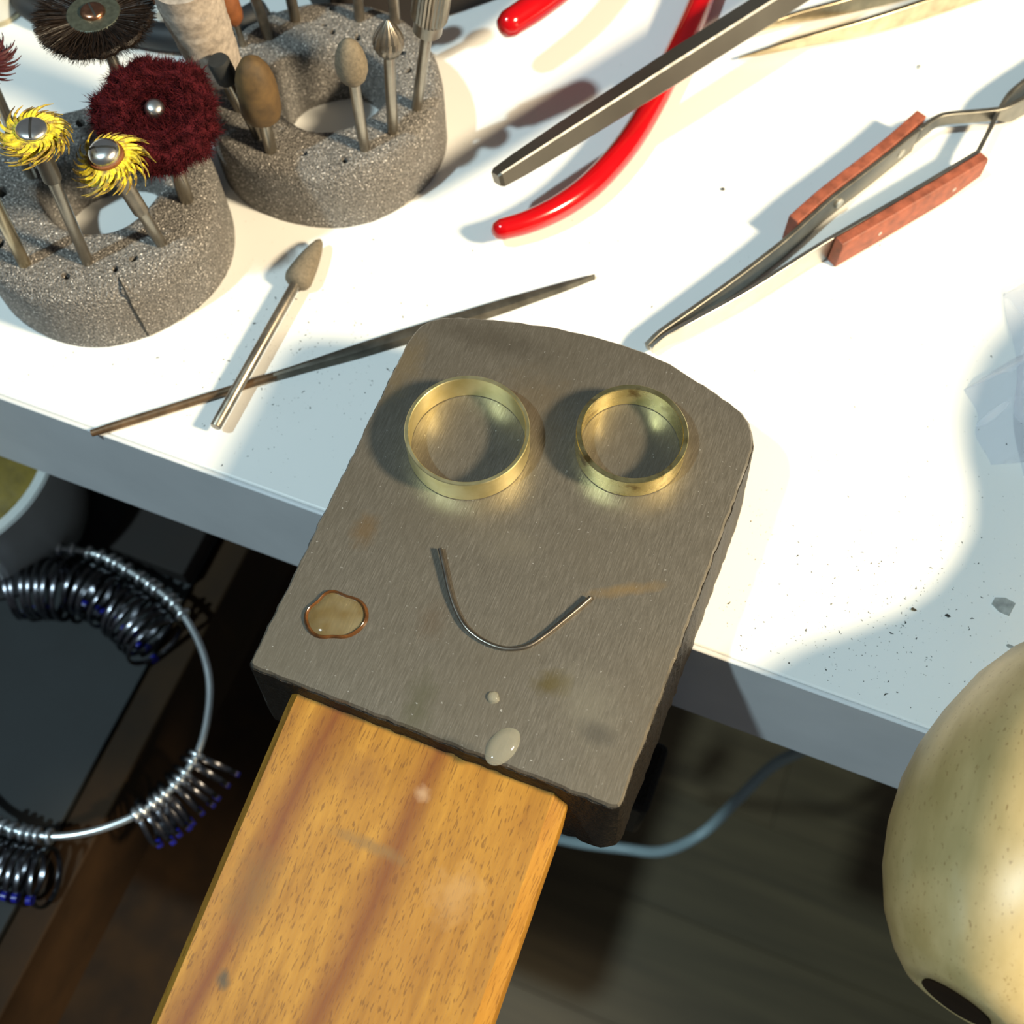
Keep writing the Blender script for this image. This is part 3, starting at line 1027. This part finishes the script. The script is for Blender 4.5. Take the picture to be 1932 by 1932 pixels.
for i in range(5200):
    t_ = r_.uniform(0, 2 * math.pi)
    d0 = x_ * math.cos(t_) + y_ * math.sin(t_)
    e0 = np.cross(a_, d0)
    h0 = r_.uniform(-0.7, 0.75)
    p0 = tp + d0 * R * 0.42 + a_ * h0
    p1 = tp + d0 * R * 0.72 + a_ * (h0 * 1.6 + r_.normal(0, 0.12)) + e0 * r_.normal(0, 0.15)
    p2 = tp + d0 * R * r_.uniform(0.94, 1.04) + a_ * (h0 * 1.9 + r_.normal(0, 0.35)) + e0 * r_.normal(0, 0.45)
    s_ = (e0 * r_.normal() + a_ * r_.normal())
    s_ = unit(s_) * r_.uniform(0.03, 0.07)
    n0 = len(hv)
    hv += [p0 - s_, p0 + s_, p1 + s_, p1 - s_, p2 + s_ * 0.6, p2 - s_ * 0.6]
    hf += [(n0, n0 + 1, n0 + 2, n0 + 3), (n0 + 3, n0 + 2, n0 + 4, n0 + 5)]
H = MB()
H.v, H.f = [tuple(v) for v in hv], hf
obj('bristles', H, M['bristle'], root, kind='stuff', smooth=0, fix=False)

root, b, tp, ax, L = tool('bristle_brush', 'dark red radial bristle brush cut off by the picture edge', (60, 330), (-38, 108), G2, cat='rotary brush')
k = scale_at(tp)
bristle_disc(root, tp, ax, 68 * k, 30 * k, 30, 3, 23, 'dark_red', 'dark_red', 0.7, w=0.3)
screw(root, tp + ax * 0.8, ax, 24 * k, 'chrome', (1, 0.3), 0.8)

root, b, tp, ax, L = tool('felt_polisher', 'brass coloured shaft nearest the left edge in the near foam stand', (46, 497), (-60, 280), G2, r=1.25, mat='gold_steel', cat='rotary bur')
obj('felt_head', lathe([(0, -0.3), (2, 0), (3.4, 1), (3.6, 7), (2.6, 10), (0, 11)], tp, ax, 22), M['stone'], root)

# ------------------------------------------------------------------ pliers
pl = thing('pliers', 'pair of pliers with red dipped handles, lying below the steel bar', 'pliers', P(1300, 80, 0) * np.array([1, 1, 0]))


def handle(pts_, radii):
    path_ = smooth_path(pts_, 8)
    n_ = len(path_)
    rr_ = lerp_list(radii, n_)
    d0 = unit(path_[0] - path_[1])
    ends = [path_[0] + d0 * rr_[0] * 0.85, path_[0] + d0 * rr_[0] * 0.6]
    path_ = ends + path_
    rr_ = np.concatenate([[rr_[0] * 0.3, rr_[0] * 0.74], rr_])
    ang = [2 * math.pi * k_ / 20 for k_ in range(20)]
    return sweep(path_, lambda i: [(rr_[i] * math.cos(a_) * 0.95, rr_[i] * math.sin(a_) * 1.05) for a_ in ang], up=(0, 0, 1))


h1 = [P(945, 433, 5.4), P(1000, 417, 5.3), P(1062, 387, 5.2), P(1122, 342, 5.1), P(1182, 274, 4.9), P(1228, 200, 4.7), P(1272, 112, 4.6), P(1315, 20, 4.6), P(1345, -60, 4.8)]
obj('handle', handle(h1, [2.3, 2.5, 2.75, 2.95, 3.0, 3.0, 3.05, 3.1, 3.05]), M['red'], pl, smooth=70)
h2 = [P(960, 45, 17), P(1010, 12, 16.6), P(1065, -30, 16), P(1120, -85, 15), P(1180, -150, 13.5)]
obj('handle', handle(h2, [3.0, 3.25, 3.25, 3.15, 2.9]), M['red'], pl, smooth=70)
e1, e2 = h1[-1], h2[-1]
pv = (e1 + e2) / 2 + np.array([22, 42, 0])
obj('pivot', lathe([(0, -3.8), (6, -3.8), (6, 3.4), (0, 3.8)], pv, (0, 0, 1), 28), M['steel_dull'], pl)
for e_ in (e1, e2):
    obj('arm', tube([e_, (e_ + pv) / 2 + np.array([0, 3, 0]), pv], [2.0, 2.3, 2.6], 12), M['steel_dull'], pl)
dj = unit(pv - (e1 + e2) / 2)
for sgn in (-1, 1):
    sd = np.array([dj[1], -dj[0], 0]) * sgn * 1.6
    obj('jaw', tube([pv + sd, pv + sd + dj * 12 + np.array([0, 0, -2.5]), pv + sd * 0.6 + dj * 26 + np.array([0, 0, -6.5])], [2.8, 2.2, 1.0], 10), M['steel_dull'], pl)

# ------------------------------------------------------------------ square steel bar
c0, c1 = P(936, 338, 16.0), P(1262, 132, 16.6)
dirb = unit(c1 - c0)
bl = np.linalg.norm(c1 - c0)
bp = [c0 + dirb * s for s in (0, 0.8, 6, bl * 0.4, bl * 0.75, bl, bl * 1.5, bl * 2.2, bl * 2.9)]
ww = [1.4, 1.85, 2.15, 2.5, 2.72, 2.92, 3.0, 3.0, 2.95]


def bsec(i):
    w_, c_ = ww[i], ww[i] * 0.20
    sq = [(-w_ + c_, -w_), (w_ - c_, -w_), (w_, -w_ + c_), (w_, w_ - c_), (w_ - c_, w_), (-w_ + c_, w_), (-w_, w_ - c_), (-w_, -w_ + c_)]
    an_ = math.radians(20)
    return [(x * 0.92 * math.cos(an_) - y * 0.92 * math.sin(an_), x * 0.92 * math.sin(an_) + y * 0.92 * math.cos(an_)) for x, y in sq]


sb = thing('steel_bar', 'tapered dark steel bar with square edges crossing above the red plier handle', 'steel bar', c1 * np.array([1, 1, 0]))
obj('bar_body', sweep(bp, bsec, up=(0, 0, 1)), M['dark_steel'], sb, smooth=20)


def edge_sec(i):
    """narrow worn facet along the upper front corner, its highlight put into the colour"""
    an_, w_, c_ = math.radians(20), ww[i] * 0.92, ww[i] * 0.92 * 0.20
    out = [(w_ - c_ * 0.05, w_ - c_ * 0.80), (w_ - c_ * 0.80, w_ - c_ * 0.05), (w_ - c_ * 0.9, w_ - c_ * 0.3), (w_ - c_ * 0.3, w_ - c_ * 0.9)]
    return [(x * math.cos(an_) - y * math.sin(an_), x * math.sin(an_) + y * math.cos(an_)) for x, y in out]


obj('worn_highlight_edge', sweep(bp[1:], lambda i: edge_sec(i + 1), up=(0, 0, 1)), M['worn'], sb, smooth=20, label='worn edge with painted highlight')

# ------------------------------------------------------------------ tweezers
def strip(pts_, th, hts, mat, name, parent, base=None, sub=6):
    """metal strip on edge: pts_ = top edge points (x, y, z), th thickness, hts heights below the top edge"""
    path_ = smooth_path(pts_, sub)
    hh = lerp_list(hts, len(path_))
    tt = [th] * len(path_) if np.isscalar(th) else lerp_list(list(th), len(path_))
    return obj(name, sweep(path_, lambda i: [(-tt[i] / 2, -hh[i]), (tt[i] / 2, -hh[i]), (tt[i] / 2, 0), (-tt[i] / 2, 0)], up=(0, 0, 1)), M[mat], parent, smooth=30, bevel=0.15)


TZ = 7.0
ct = thing('cross_lock_tweezers', 'steel cross lock tweezers with red fibre grips', 'tweezers', P(1560, 440, 0) * np.array([1, 1, 0]))
up_top = [(1219, 650, 4.6), (1246, 624, 5.6), (1300, 586, 6.4), (1380, 529, 7.0), (1480, 452, 7.2), (1570, 372, 7.2), (1660, 302, 7.2), (1735, 242, 7.2)]
ut = [P(x, y, z) for x, y, z in up_top]
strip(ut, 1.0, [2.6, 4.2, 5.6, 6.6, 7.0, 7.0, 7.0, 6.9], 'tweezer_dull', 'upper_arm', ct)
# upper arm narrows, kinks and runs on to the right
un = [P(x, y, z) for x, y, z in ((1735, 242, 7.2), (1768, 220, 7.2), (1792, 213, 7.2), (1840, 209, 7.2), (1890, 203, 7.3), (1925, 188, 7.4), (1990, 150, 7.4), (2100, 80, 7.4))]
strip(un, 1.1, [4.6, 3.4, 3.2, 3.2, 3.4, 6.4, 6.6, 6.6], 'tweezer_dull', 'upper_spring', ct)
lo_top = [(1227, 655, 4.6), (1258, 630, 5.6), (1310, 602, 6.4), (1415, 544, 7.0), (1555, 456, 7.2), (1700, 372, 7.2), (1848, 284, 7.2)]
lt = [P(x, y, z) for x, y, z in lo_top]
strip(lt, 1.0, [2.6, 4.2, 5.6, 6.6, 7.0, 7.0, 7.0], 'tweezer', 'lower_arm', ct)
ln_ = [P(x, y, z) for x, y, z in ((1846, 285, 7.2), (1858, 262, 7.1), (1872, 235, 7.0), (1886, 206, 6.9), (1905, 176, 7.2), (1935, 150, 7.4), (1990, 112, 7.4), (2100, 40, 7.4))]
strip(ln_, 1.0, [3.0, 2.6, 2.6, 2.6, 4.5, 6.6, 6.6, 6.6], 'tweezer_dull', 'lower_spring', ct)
# joined back end, out of the picture
e_ = (un[-1] + ln_[-1]) / 2
obj('joint', MB().add(*box(e_[0] - 3, e_[1] - 3, 0.8, e_[0] + 4, e_[1] + 4, 7.2)), M['tweezer'], ct, bevel=0.4)


def grip(pts_, side, th, hts, taper_end, name):
    path_ = smooth_path(pts_, 5)
    n_ = len(path_)
    hh = lerp_list(hts, n_)
    off = side * (th / 2 + 0.62)

    def sec(i):
        t_ = th
        return [(off - t_ / 2, -hh[i]), (off + t_ / 2, -hh[i]), (off + t_ / 2, -0.5 if side > 0 else 0.3), (off + t_ / 2 - 0.3, 0.35), (off - t_ / 2, 0.35)]

    return obj(name, sweep(path_, sec, up=(0, 0, 1)), M['fibre'], ct, smooth=30, bevel=0.2)


gu = [P(x, y, 7.3) for x, y in ((1510, 425), (1570, 372), (1640, 318), (1700, 270), (1752, 224))]
grip(gu, -1, 2.6, [7.0, 7.0, 7.0, 6.6, 5.0], True, 'upper_grip')
glp = [P(x, y, 7.3) for x, y in ((1572, 446), (1640, 407), (1700, 372), (1780, 325), (1846, 285))]
grip(glp, 1, 2.6, [7.0, 7.0, 7.0, 7.0, 5.0], True, 'lower_grip')


def rivet(p, d_, r, name='rivet'):
    obj(name, lathe([(0, -0.5), (r, -0.5), (r * 0.9, 0.08), (0, 0.16)], p, d_, 16), M['rivet'], ct)


du = unit(np.cross(unit(ut[6] - ut[5]), (0, 0, 1)))
for (px, py) in ((1590, 378), (1709, 283)):
    s = (px - 1570) / 90.0
    base = P(px, py - 16, 7.2)
    # on the inner face of the upper arm, half way down
    tdir = unit(ut[-1] - ut[-4])
    w0 = ut[-4]
    along = (base - w0) @ tdir
    rivet(w0 + tdir * along + np.array([0, 0, -3.6]) + du * 0.52, du, 1.2)
tdir = unit(lt[-1] - lt[-3])
dl = unit(np.cross(tdir, (0, 0, 1)))
for (px, py) in ((1668, 446), (1808, 362)):
    base = P(px, py, 4.0)
    along = (base - glp[1]) @ tdir
    rivet(glp[1] + tdir * along + dl * 3.2 + np.array([0, 0, -3.6]), dl, 0.55)

pt_ = thing('pointed_tweezers', 'fine pointed yellowish steel tweezers behind the square bar', 'tweezers', P(1600, 60, 0) * np.array([1, 1, 0]))
ta = [P(x, y, z) for x, y, z in ((1392, 108, 1.6), (1440, 93, 2.8), (1520, 68, 4.2), (1620, 40, 5.4), (1720, 8, 6.2), (1850, -38, 6.6), (2000, -95, 6.8))]
strip(ta, [0.35, 0.7, 1.0, 1.1, 1.2, 1.2, 1.2], [0.5, 1.4, 2.8, 4.4, 5.6, 6.2, 6.4], 'gold_steel', 'lower_arm', pt_)
tb = [P(x, y, z) for x, y, z in ((1386, 68, 1.6), (1420, 54, 2.8), (1500, 24, 4.2), (1580, 2, 5.2), (1680, -28, 6.0), (1830, -72, 6.5), (2000, -112, 6.8))]
strip(tb, [0.35, 0.7, 1.0, 1.1, 1.2, 1.2, 1.2], [0.5, 1.4, 2.8, 4.2, 5.4, 6.0, 6.4], 'gold_steel', 'upper_arm', pt_)

# ------------------------------------------------------------------ plastic bags at the right
def film(name, label, quad, hgt, seed, nu=64, nv=64):
    r = np.random.default_rng(seed)
    ph = r.uniform(0, 6.28, 10)
    q = [P(x, y, 0)[:2] for x, y in quad]
    V, F = [], []
    for layer in (0, 1):
        for i in range(nu + 1):
            for j in range(nv + 1):
                u, v = i / nu, j / nv
                p = (q[0] * (1 - u) + q[1] * u) * (1 - v) + (q[3] * (1 - u) + q[2] * u) * v
                edge = min(1, 6 * u, 6 * (1 - u), 8 * v, 8 * (1 - v))
                edge = math.sin(edge * math.pi / 2)
                bulge = edge * (0.25 + 0.75 * (math.sin(math.pi * min(1, u)) * (0.45 + 0.55 * math.sin(math.pi * v))))
                fold = 0.35 * math.sin(16 * u + 3.0 * v + ph[0]) + 0.25 * math.sin(27 * u - 5 * v + ph[1]) + 0.3 * math.sin(11 * v + 5 * u + ph[2])
                z = 0.15 + (hgt * bulge + fold * edge * hgt * 0.10 + 0.25 * edge if layer else 0.0)
                wig = 0.8 * math.sin(9 * v + ph[3]) * (1 - u)
                V.append((p[0] + wig, p[1] + 0.5 * math.sin(10 * u + ph[4]), max(0.1 + 0.05 * layer, z)))
    m = (nu + 1) * (nv + 1)
    for layer in (0, 1):
        for i in range(nu):
            for j in range(nv):
                a_ = layer * m + i * (nv + 1) + j
                f = (a_, a_ + 1, a_ + nv + 2, a_ + nv + 1)
                F.append(f if not layer else f[::-1])
    return obj(name, (V, F), M['film'], None, smooth=80, label=label, cat='plastic bag', group='clear plastic bags', fix=False)


film('plastic_bag', 'clear crumpled plastic bag at the right side of the tabletop', [(1826, 735), (2120, 560), (2240, 880), (1862, 872)], 7, 41)
film('plastic_bag', 'clear plastic bag tucked on the first bag, showing bright glints', [(1900, 560), (2150, 420), (2260, 860), (1926, 905)], 12, 42)

# ------------------------------------------------------------------ turned wooden handle in the right foreground
E0 = P(1803, 1893, 22.6)
E1 = P(2075, 1400, 21.9)
hax = unit(E1 - E0)
tl = thing('wooden_handle_tool', 'pear shaped pale wooden tool handle overhanging the table edge', 'tool handle', (E0 + E1) / 2 * np.array([1, 1, 0]))
prof = [(0, 0.6), (5.0, 0.5), (5.8, 0), (8.0, 0.4), (10.8, 2.4), (14.4, 6.4), (17.6, 11.8), (20.0, 18), (21.6, 25), (22.0, 31), (21.5, 38), (20.2, 46), (18.0, 52.5), (14.4, 59), (11.0, 66), (9.2, 73), (8.8, 80), (9.4, 87), (12.0, 94), (15.6, 100), (18.6, 107), (20.4, 115), (21.2, 124), (20.4, 134), (17.5, 141), (12, 145), (0, 145)]  # unseen neck and flared far end are shaped for the shadow they cast
obj('handle', lathe(prof, E0, hax, 64), M['handle'], tl, smooth=60)
obj('end_plug', lathe([(0, 0.3), (4.9, 0.3), (5.1, -0.05), (4.4, -0.25), (0, -0.3)], E0, hax, 28), M['walnut'], tl, label='dark round spot in the handle end')
obj('ferrule', lathe([(0, 144.5), (9.0, 144.5), (9.0, 156), (8.0, 157), (0, 157)], E0, hax, 36), M['gold_steel'], tl)
obj('steel_shank', lathe([(0, 156), (4.5, 156), (4.0, 210), (0, 212)], E0, hax, 24), M['steel_dull'], tl)

# ------------------------------------------------------------------ small chips and filings on the table
def chip(px, py, rx, ry, h, seed, label, mat='flake'):
    p = P(px, py, 0)
    r = np.random.default_rng(seed)
    n_ = 7
    out = [(p[0] + rx * math.cos(2 * math.pi * i / n_ + seed) * r.uniform(0.6, 1.15), p[1] + ry * math.sin(2 * math.pi * i / n_ + seed) * r.uniform(0.6, 1.15)) for i in range(n_)]
    obj('flake', prism(out, 0.03, h), M[mat], None, smooth=0, label=label, cat='flake', group='flakes on the tabletop')


chip(1894, 1142, 2.2, 2.0, 0.35, 51, 'largest grey flake on the table, near the wooden handle')
chip(1787, 1162, 0.55, 0.35, 0.3, 52, 'small black flake left of the largest grey flake', 'filing')
chip(1722, 1150, 0.6, 0.35, 0.3, 53, 'small olive flake in the bright part of the table', 'gold_steel')
chip(1363, 358, 0.55, 0.4, 0.35, 54, 'small dark flake between the red handle and cross lock tweezers', 'filing')
chip(1733, 127, 0.5, 0.8, 0.25, 55, 'tiny pale flake below the pointed tweezers')
chip(1905, 1220, 0.8, 0.5, 0.2, 56, 'thin grey flake just below the largest flake')

F_ = MB()
r = np.random.default_rng(60)
made = 0
while made < 1500:
    mode = r.random()
    if mode < 0.45:
        px, py = r.uniform(0, 1932), r.uniform(380, 1400)
    elif mode < 0.8:
        px, py = r.normal(1620, 150), r.normal(1130, 110)
    else:
        px, py = r.normal(560, 130), r.normal(660, 90)
    if not (-20 < px < 1950 and 0 < py < 1420):
        continue
    p = P(px, py, 0)
    if p[1] < 73.5 or (-64 < p[0] < 6.5 and p[1] < 115) or math.hypot(p[0] + 108, p[1] - 158) < 27 or math.hypot(p[0] + 139.5, p[1] - 113.2) < 27:
        continue
    s = 0.035 + 0.16 * r.random() ** 5 + 0.05 * r.random()
    el = 1 + 1.6 * r.random() ** 2
    t_ = r.uniform(0, 6.28)
    V = []
    for (dx, dy, dz) in ((-1, -0.6, 0), (1, -0.5, 0), (0.1, 0.9, 0), (0.1, 0, 0.8)):
        x, y = dx * s * el, dy * s
        V.append((p[0] + x * math.cos(t_) - y * math.sin(t_), p[1] + x * math.sin(t_) + y * math.cos(t_), 0.01 + dz * s))
    F_.add(V, [(0, 1, 2), (0, 1, 3), (1, 2, 3), (2, 0, 3)])
    made += 1
obj('metal_filings', F_, M['filing'], None, smooth=0, kind='stuff', label='dark metal filings sprinkled over the white tabletop', cat='filings', fix=False)

# ------------------------------------------------------------------ things at the back
c = [P(830, 38, 0), P(942, -2, 0)]
d = unit(c[1] - c[0])
nrm = np.array([-d[1], d[0], 0])
V = []
for z in (0.1, 40):
    for (u, w) in ((-26, 0), (60, 0), (60, 45), (-26, 45)):
        q = c[0] + d * u + nrm * w
        V.append((q[0], q[1], z))
bx = thing('dark_box', 'very dark brown box standing at the back of the table', 'box', (c[0][0], c[0][1], 0))
obj('box_body', (V, [(0, 3, 2, 1), (4, 5, 6, 7), (0, 1, 5, 4), (1, 2, 6, 5), (2, 3, 7, 6), (3, 0, 4, 7)]), M['dark_box'], bx, bevel=0.6)

cp = smooth_path([P(20, -40, 4), P(60, 15, 4), P(140, 42, 4), P(230, 55, 4), P(330, 70, 4), P(420, 60, 4), P(500, 20, 4)], 6)
obj('black_cord', tube(cp, 3.2, 14), M['black_cord'], None, label='thick black cord on the table behind the hair brush', cat='cord')
q = P(-8, 14, 0)
jar = thing('frosted_jar', 'pale frosted jar partly in view behind the brushes', 'jar', q)
obj('jar_body', lathe([(0, 0.1), (6.5, 0.1), (7, 0.6), (7, 16), (6.4, 17), (0, 17)], q, (0, 0, 1), 32), M['cup'], jar)
obj('jar_base_rim', lathe([(6.6, 0.1), (7.3, 0.1), (7.3, 1.2), (6.6, 1.2)], q, (0, 0, 1), 32), M['gold_steel'], jar)
q = P(296, 14, 0)
stk = thing('wooden_stick', 'short orange brown stick with a white tip beside the paper roll', 'stick', q)
obj('stick_body', tube([P(292, -30, 2.2), P(298, 18, 2.2)], 1.7, 12), M['orange'], stk)
obj('white_tip', tube([P(298, 18, 2.2), P(302, 30, 2.2)], [1.7, 1.2], 12), M['cup'], stk)

# ------------------------------------------------------------------ tray, ring sizers, cup below the bench
ZM = -110.0
tr_ = thing('tray', 'pulled out dark wooden tray with a black lining under the bench', 'tray', (-250, 0, ZM))
obj('lining', box(-420, -120, ZM - 3, -134.5, 150, ZM), M['mat'], tr_, bevel=0.4)
obj('side_rail', box(-134.2, -120, ZM - 42, -124.3, 163, ZM - 1.2), M['walnut'], tr_, bevel=0.8)
obj('back_panel', box(-420, 150.3, ZM - 42, -134.5, 154, ZM + 30), M['walnut'], tr_, bevel=0.8)
obj('bottom_board', box(-420, -120, ZM - 42, -134.5, 150, ZM - 36), M['walnut'], tr_, bevel=0.8)
obj('added_dark_block', box(-160, 76, ZM, -134.6, 120, ZM + 8), M['dark_box'], tr_, bevel=0.6)  # near-black block added to darken the back corner of the lining
for rx in (-147, -420):
    obj('runner', box(rx, 154.3, ZM - 42, rx + 12, 163, -THICK), M['walnut'], tr_, bevel=0.6)
cab = thing('cabinet', 'dark brown wooden cabinet on the floor below the tray', 'cabinet', (-400, 0, -740))
obj('cabinet_body', box(-760, -296, -740, -194, 260, -590), M['walnut'], cab, bevel=2)
obj('cabinet_top', box(-764, -300, -589.5, -190, 264, -575), M['walnut'], cab, bevel=1.5)

ZL = -99.0
lp = [(-30, 1075), (0, 1049), (60, 1036), (130, 1036), (190, 1049), (240, 1075), (290, 1108), (335, 1146), (372, 1205), (393, 1270), (394, 1335), (378, 1408), (345, 1465), (300, 1508), (250, 1541), (180, 1567), (110, 1578), (50, 1572), (0, 1556), (-60, 1520), (-120, 1440), (-140, 1330), (-120, 1200), (-80, 1120)]
lw = [P(x, y, ZL) for x, y in lp]
LP = smooth_path(lw + [lw[0]], 8)
obj('sizer_loop', tube(LP, 1.0, 10), M['loop'], None, label='round wire hoop that the ring gauges hang on', cat='wire hoop')
LPa = np.array(LP)


def make_gauge(bead, tan, down, R, label, group, proto=None):
    """one flat ring gauge on the hoop: eyelet round the wire, band below, blue mark on the band"""
    root = thing('ring_gauge', label, 'ring gauge', bead, group)
    d_ = unit(down - tan * (down @ tan))
    c_ = bead + d_ * (R + 2.4)
    e_ = _ring([(1.2, -0.5), (1.75, -0.7), (2.2, -0.35), (2.2, 0.35), (1.75, 0.7), (1.2, 0.5)], bead, tan, 16, None)
    obj('eyelet', e_, M['eyelet'], root, smooth=60)
    obj('band', _ring([(R - 0.7, -0.6), (R, -0.6), (R + 0.12, 0), (R, 0.6), (R - 0.7, 0.6)], c_, tan, 32, None), M['gauge'], root, smooth=50)
    pm = c_ + d_ * R * 0.62 + np.cross(tan, d_) * R * 0.80
    obj('size_mark', tube([pm - tan * 0.68, pm + tan * 0.68], 1.25, 10), M['blue'], root, label='blue enamel size mark')
    return root


ORD = 'first second third fourth fifth sixth seventh eighth ninth tenth eleventh twelfth thirteenth fourteenth fifteenth sixteenth seventeenth eighteenth'.split()


def cluster(pxs, down, label, group, R0, dR, num):
    for i, (px, py) in enumerate(pxs):
        bpt = P(px, py, ZL)
        k_ = int(np.argmin(((LPa - bpt) ** 2).sum(1)))
        tan = unit(LPa[min(k_ + 2, len(LPa) - 1)] - LPa[max(0, k_ - 2)])
        make_gauge(LPa[k_], unit(tan + rng.normal(0, 0.05, 3)), np.asarray(down(i)) + rng.normal(0, 0.05, 3), R0 + dR * i, label % ORD[num(i)], group)


top_px = [(15, 1060), (39, 1051), (56, 1047), (73, 1043), (94, 1040), (112, 1039), (136, 1042), (168, 1045), (188, 1049), (209, 1055), (226, 1062), (246, 1071), (269, 1083), (288, 1097), (299, 1107), (323, 1126), (334, 1139), (346, 1155)]
lab = '%s ring gauge of the top bunch, counted from the bare right arc of the hoop'
cluster(top_px[:7], lambda i: (0.25, -0.9, -0.30), lab, 'ring gauges in the top bunch', 8.6, 0.1, lambda i: 17 - i)
cluster(top_px[7:], lambda i: (-0.15, -0.9, -0.30), lab, 'ring gauges in the top bunch', 7.8, 0.08, lambda i: 10 - i)
right_px = [(366, 1424), (356, 1439), (346, 1453), (335, 1468), (323, 1481), (313, 1494), (300, 1505), (286, 1517), (272, 1529), (257, 1538)]
cluster(right_px, lambda i: (0.04, 0.0, -1.0), '%s ring gauge down the bunch hanging over the tray edge', 'ring gauges hanging over the tray edge', 7.4, -0.05, lambda i: i)
low_px = [(-22, 1546), (-8, 1551), (10, 1557), (28, 1560), (43, 1571), (61, 1568), (73, 1575), (92, 1571)]
cluster(low_px, lambda i: (0.25, -0.95, -0.25), '%s ring gauge of the bottom bunch, counted from the end nearest the tray edge', 'ring gauges in the bottom bunch', 7.0, 0.1, lambda i: 7 - i)

# cup
zc = -66.0
pa, pb = P(96, 880, zc), P(-5, 1008, zc)
mid_ = (pa + pb) / 2
half = np.linalg.norm(pb - pa) / 2
Rc = 33.0
nn_ = unit(np.array([pa[1] - pb[1], pb[0] - pa[0], 0]))
if nn_[0] > 0:
    nn_ = -nn_
cc = mid_ + nn_ * math.sqrt(Rc * Rc - half * half)
ZB = ZM + 0.3
cup = thing('plastic_cup', 'white plastic cup of yellow material at the left, under the bench', 'cup', (cc[0], cc[1], ZB))
prof = [(0, ZB), (Rc - 8, ZB), (Rc - 6, ZB + 2), (Rc - 1.5, zc - 3), (Rc, zc - 0.8), (Rc - 0.6, zc), (Rc - 3.0, zc), (Rc - 3.6, zc - 1.2), (Rc - 8, ZM + 4), (0, ZM + 4)]
obj('cup_body', lathe(prof, (cc[0], cc[1], 0), (0, 0, 1), 64), M['cup'], cup)
prof = [(Rc - 3.9, zc - 7), (Rc - 8, zc - 5.0), (Rc - 16, zc - 4), (Rc - 24, zc - 5), (0, zc - 3.5), ]
obj('cup_contents', lathe([(0, zc - 9), (Rc - 4.3, zc - 8)] + prof, (cc[0], cc[1], 0), (0, 0, 1), 48, radial=lambda t_, kk: 1 + 0.02 * math.sin(7 * t_ + kk)), M['yellow_fill'], cup, smooth=70)

# hanging cable under the bench, right
zk = -300
cpts = [P(960, 1560, zk - 40), P(1080, 1588, zk - 10), P(1170, 1600, zk), P(1250, 1606, zk), P(1325, 1572, zk), P(1392, 1508, zk + 15), P(1455, 1447, zk + 40), P(1520, 1412, zk + 80), P(1600, 1370, zk + 170), P(1620, 1340, -45)]
obj('cable', tube(smooth_path(cpts, 8), 2.3, 12), M['cable'], None, label='pale grey cable drooping below the bench beside the anvil', cat='cable')
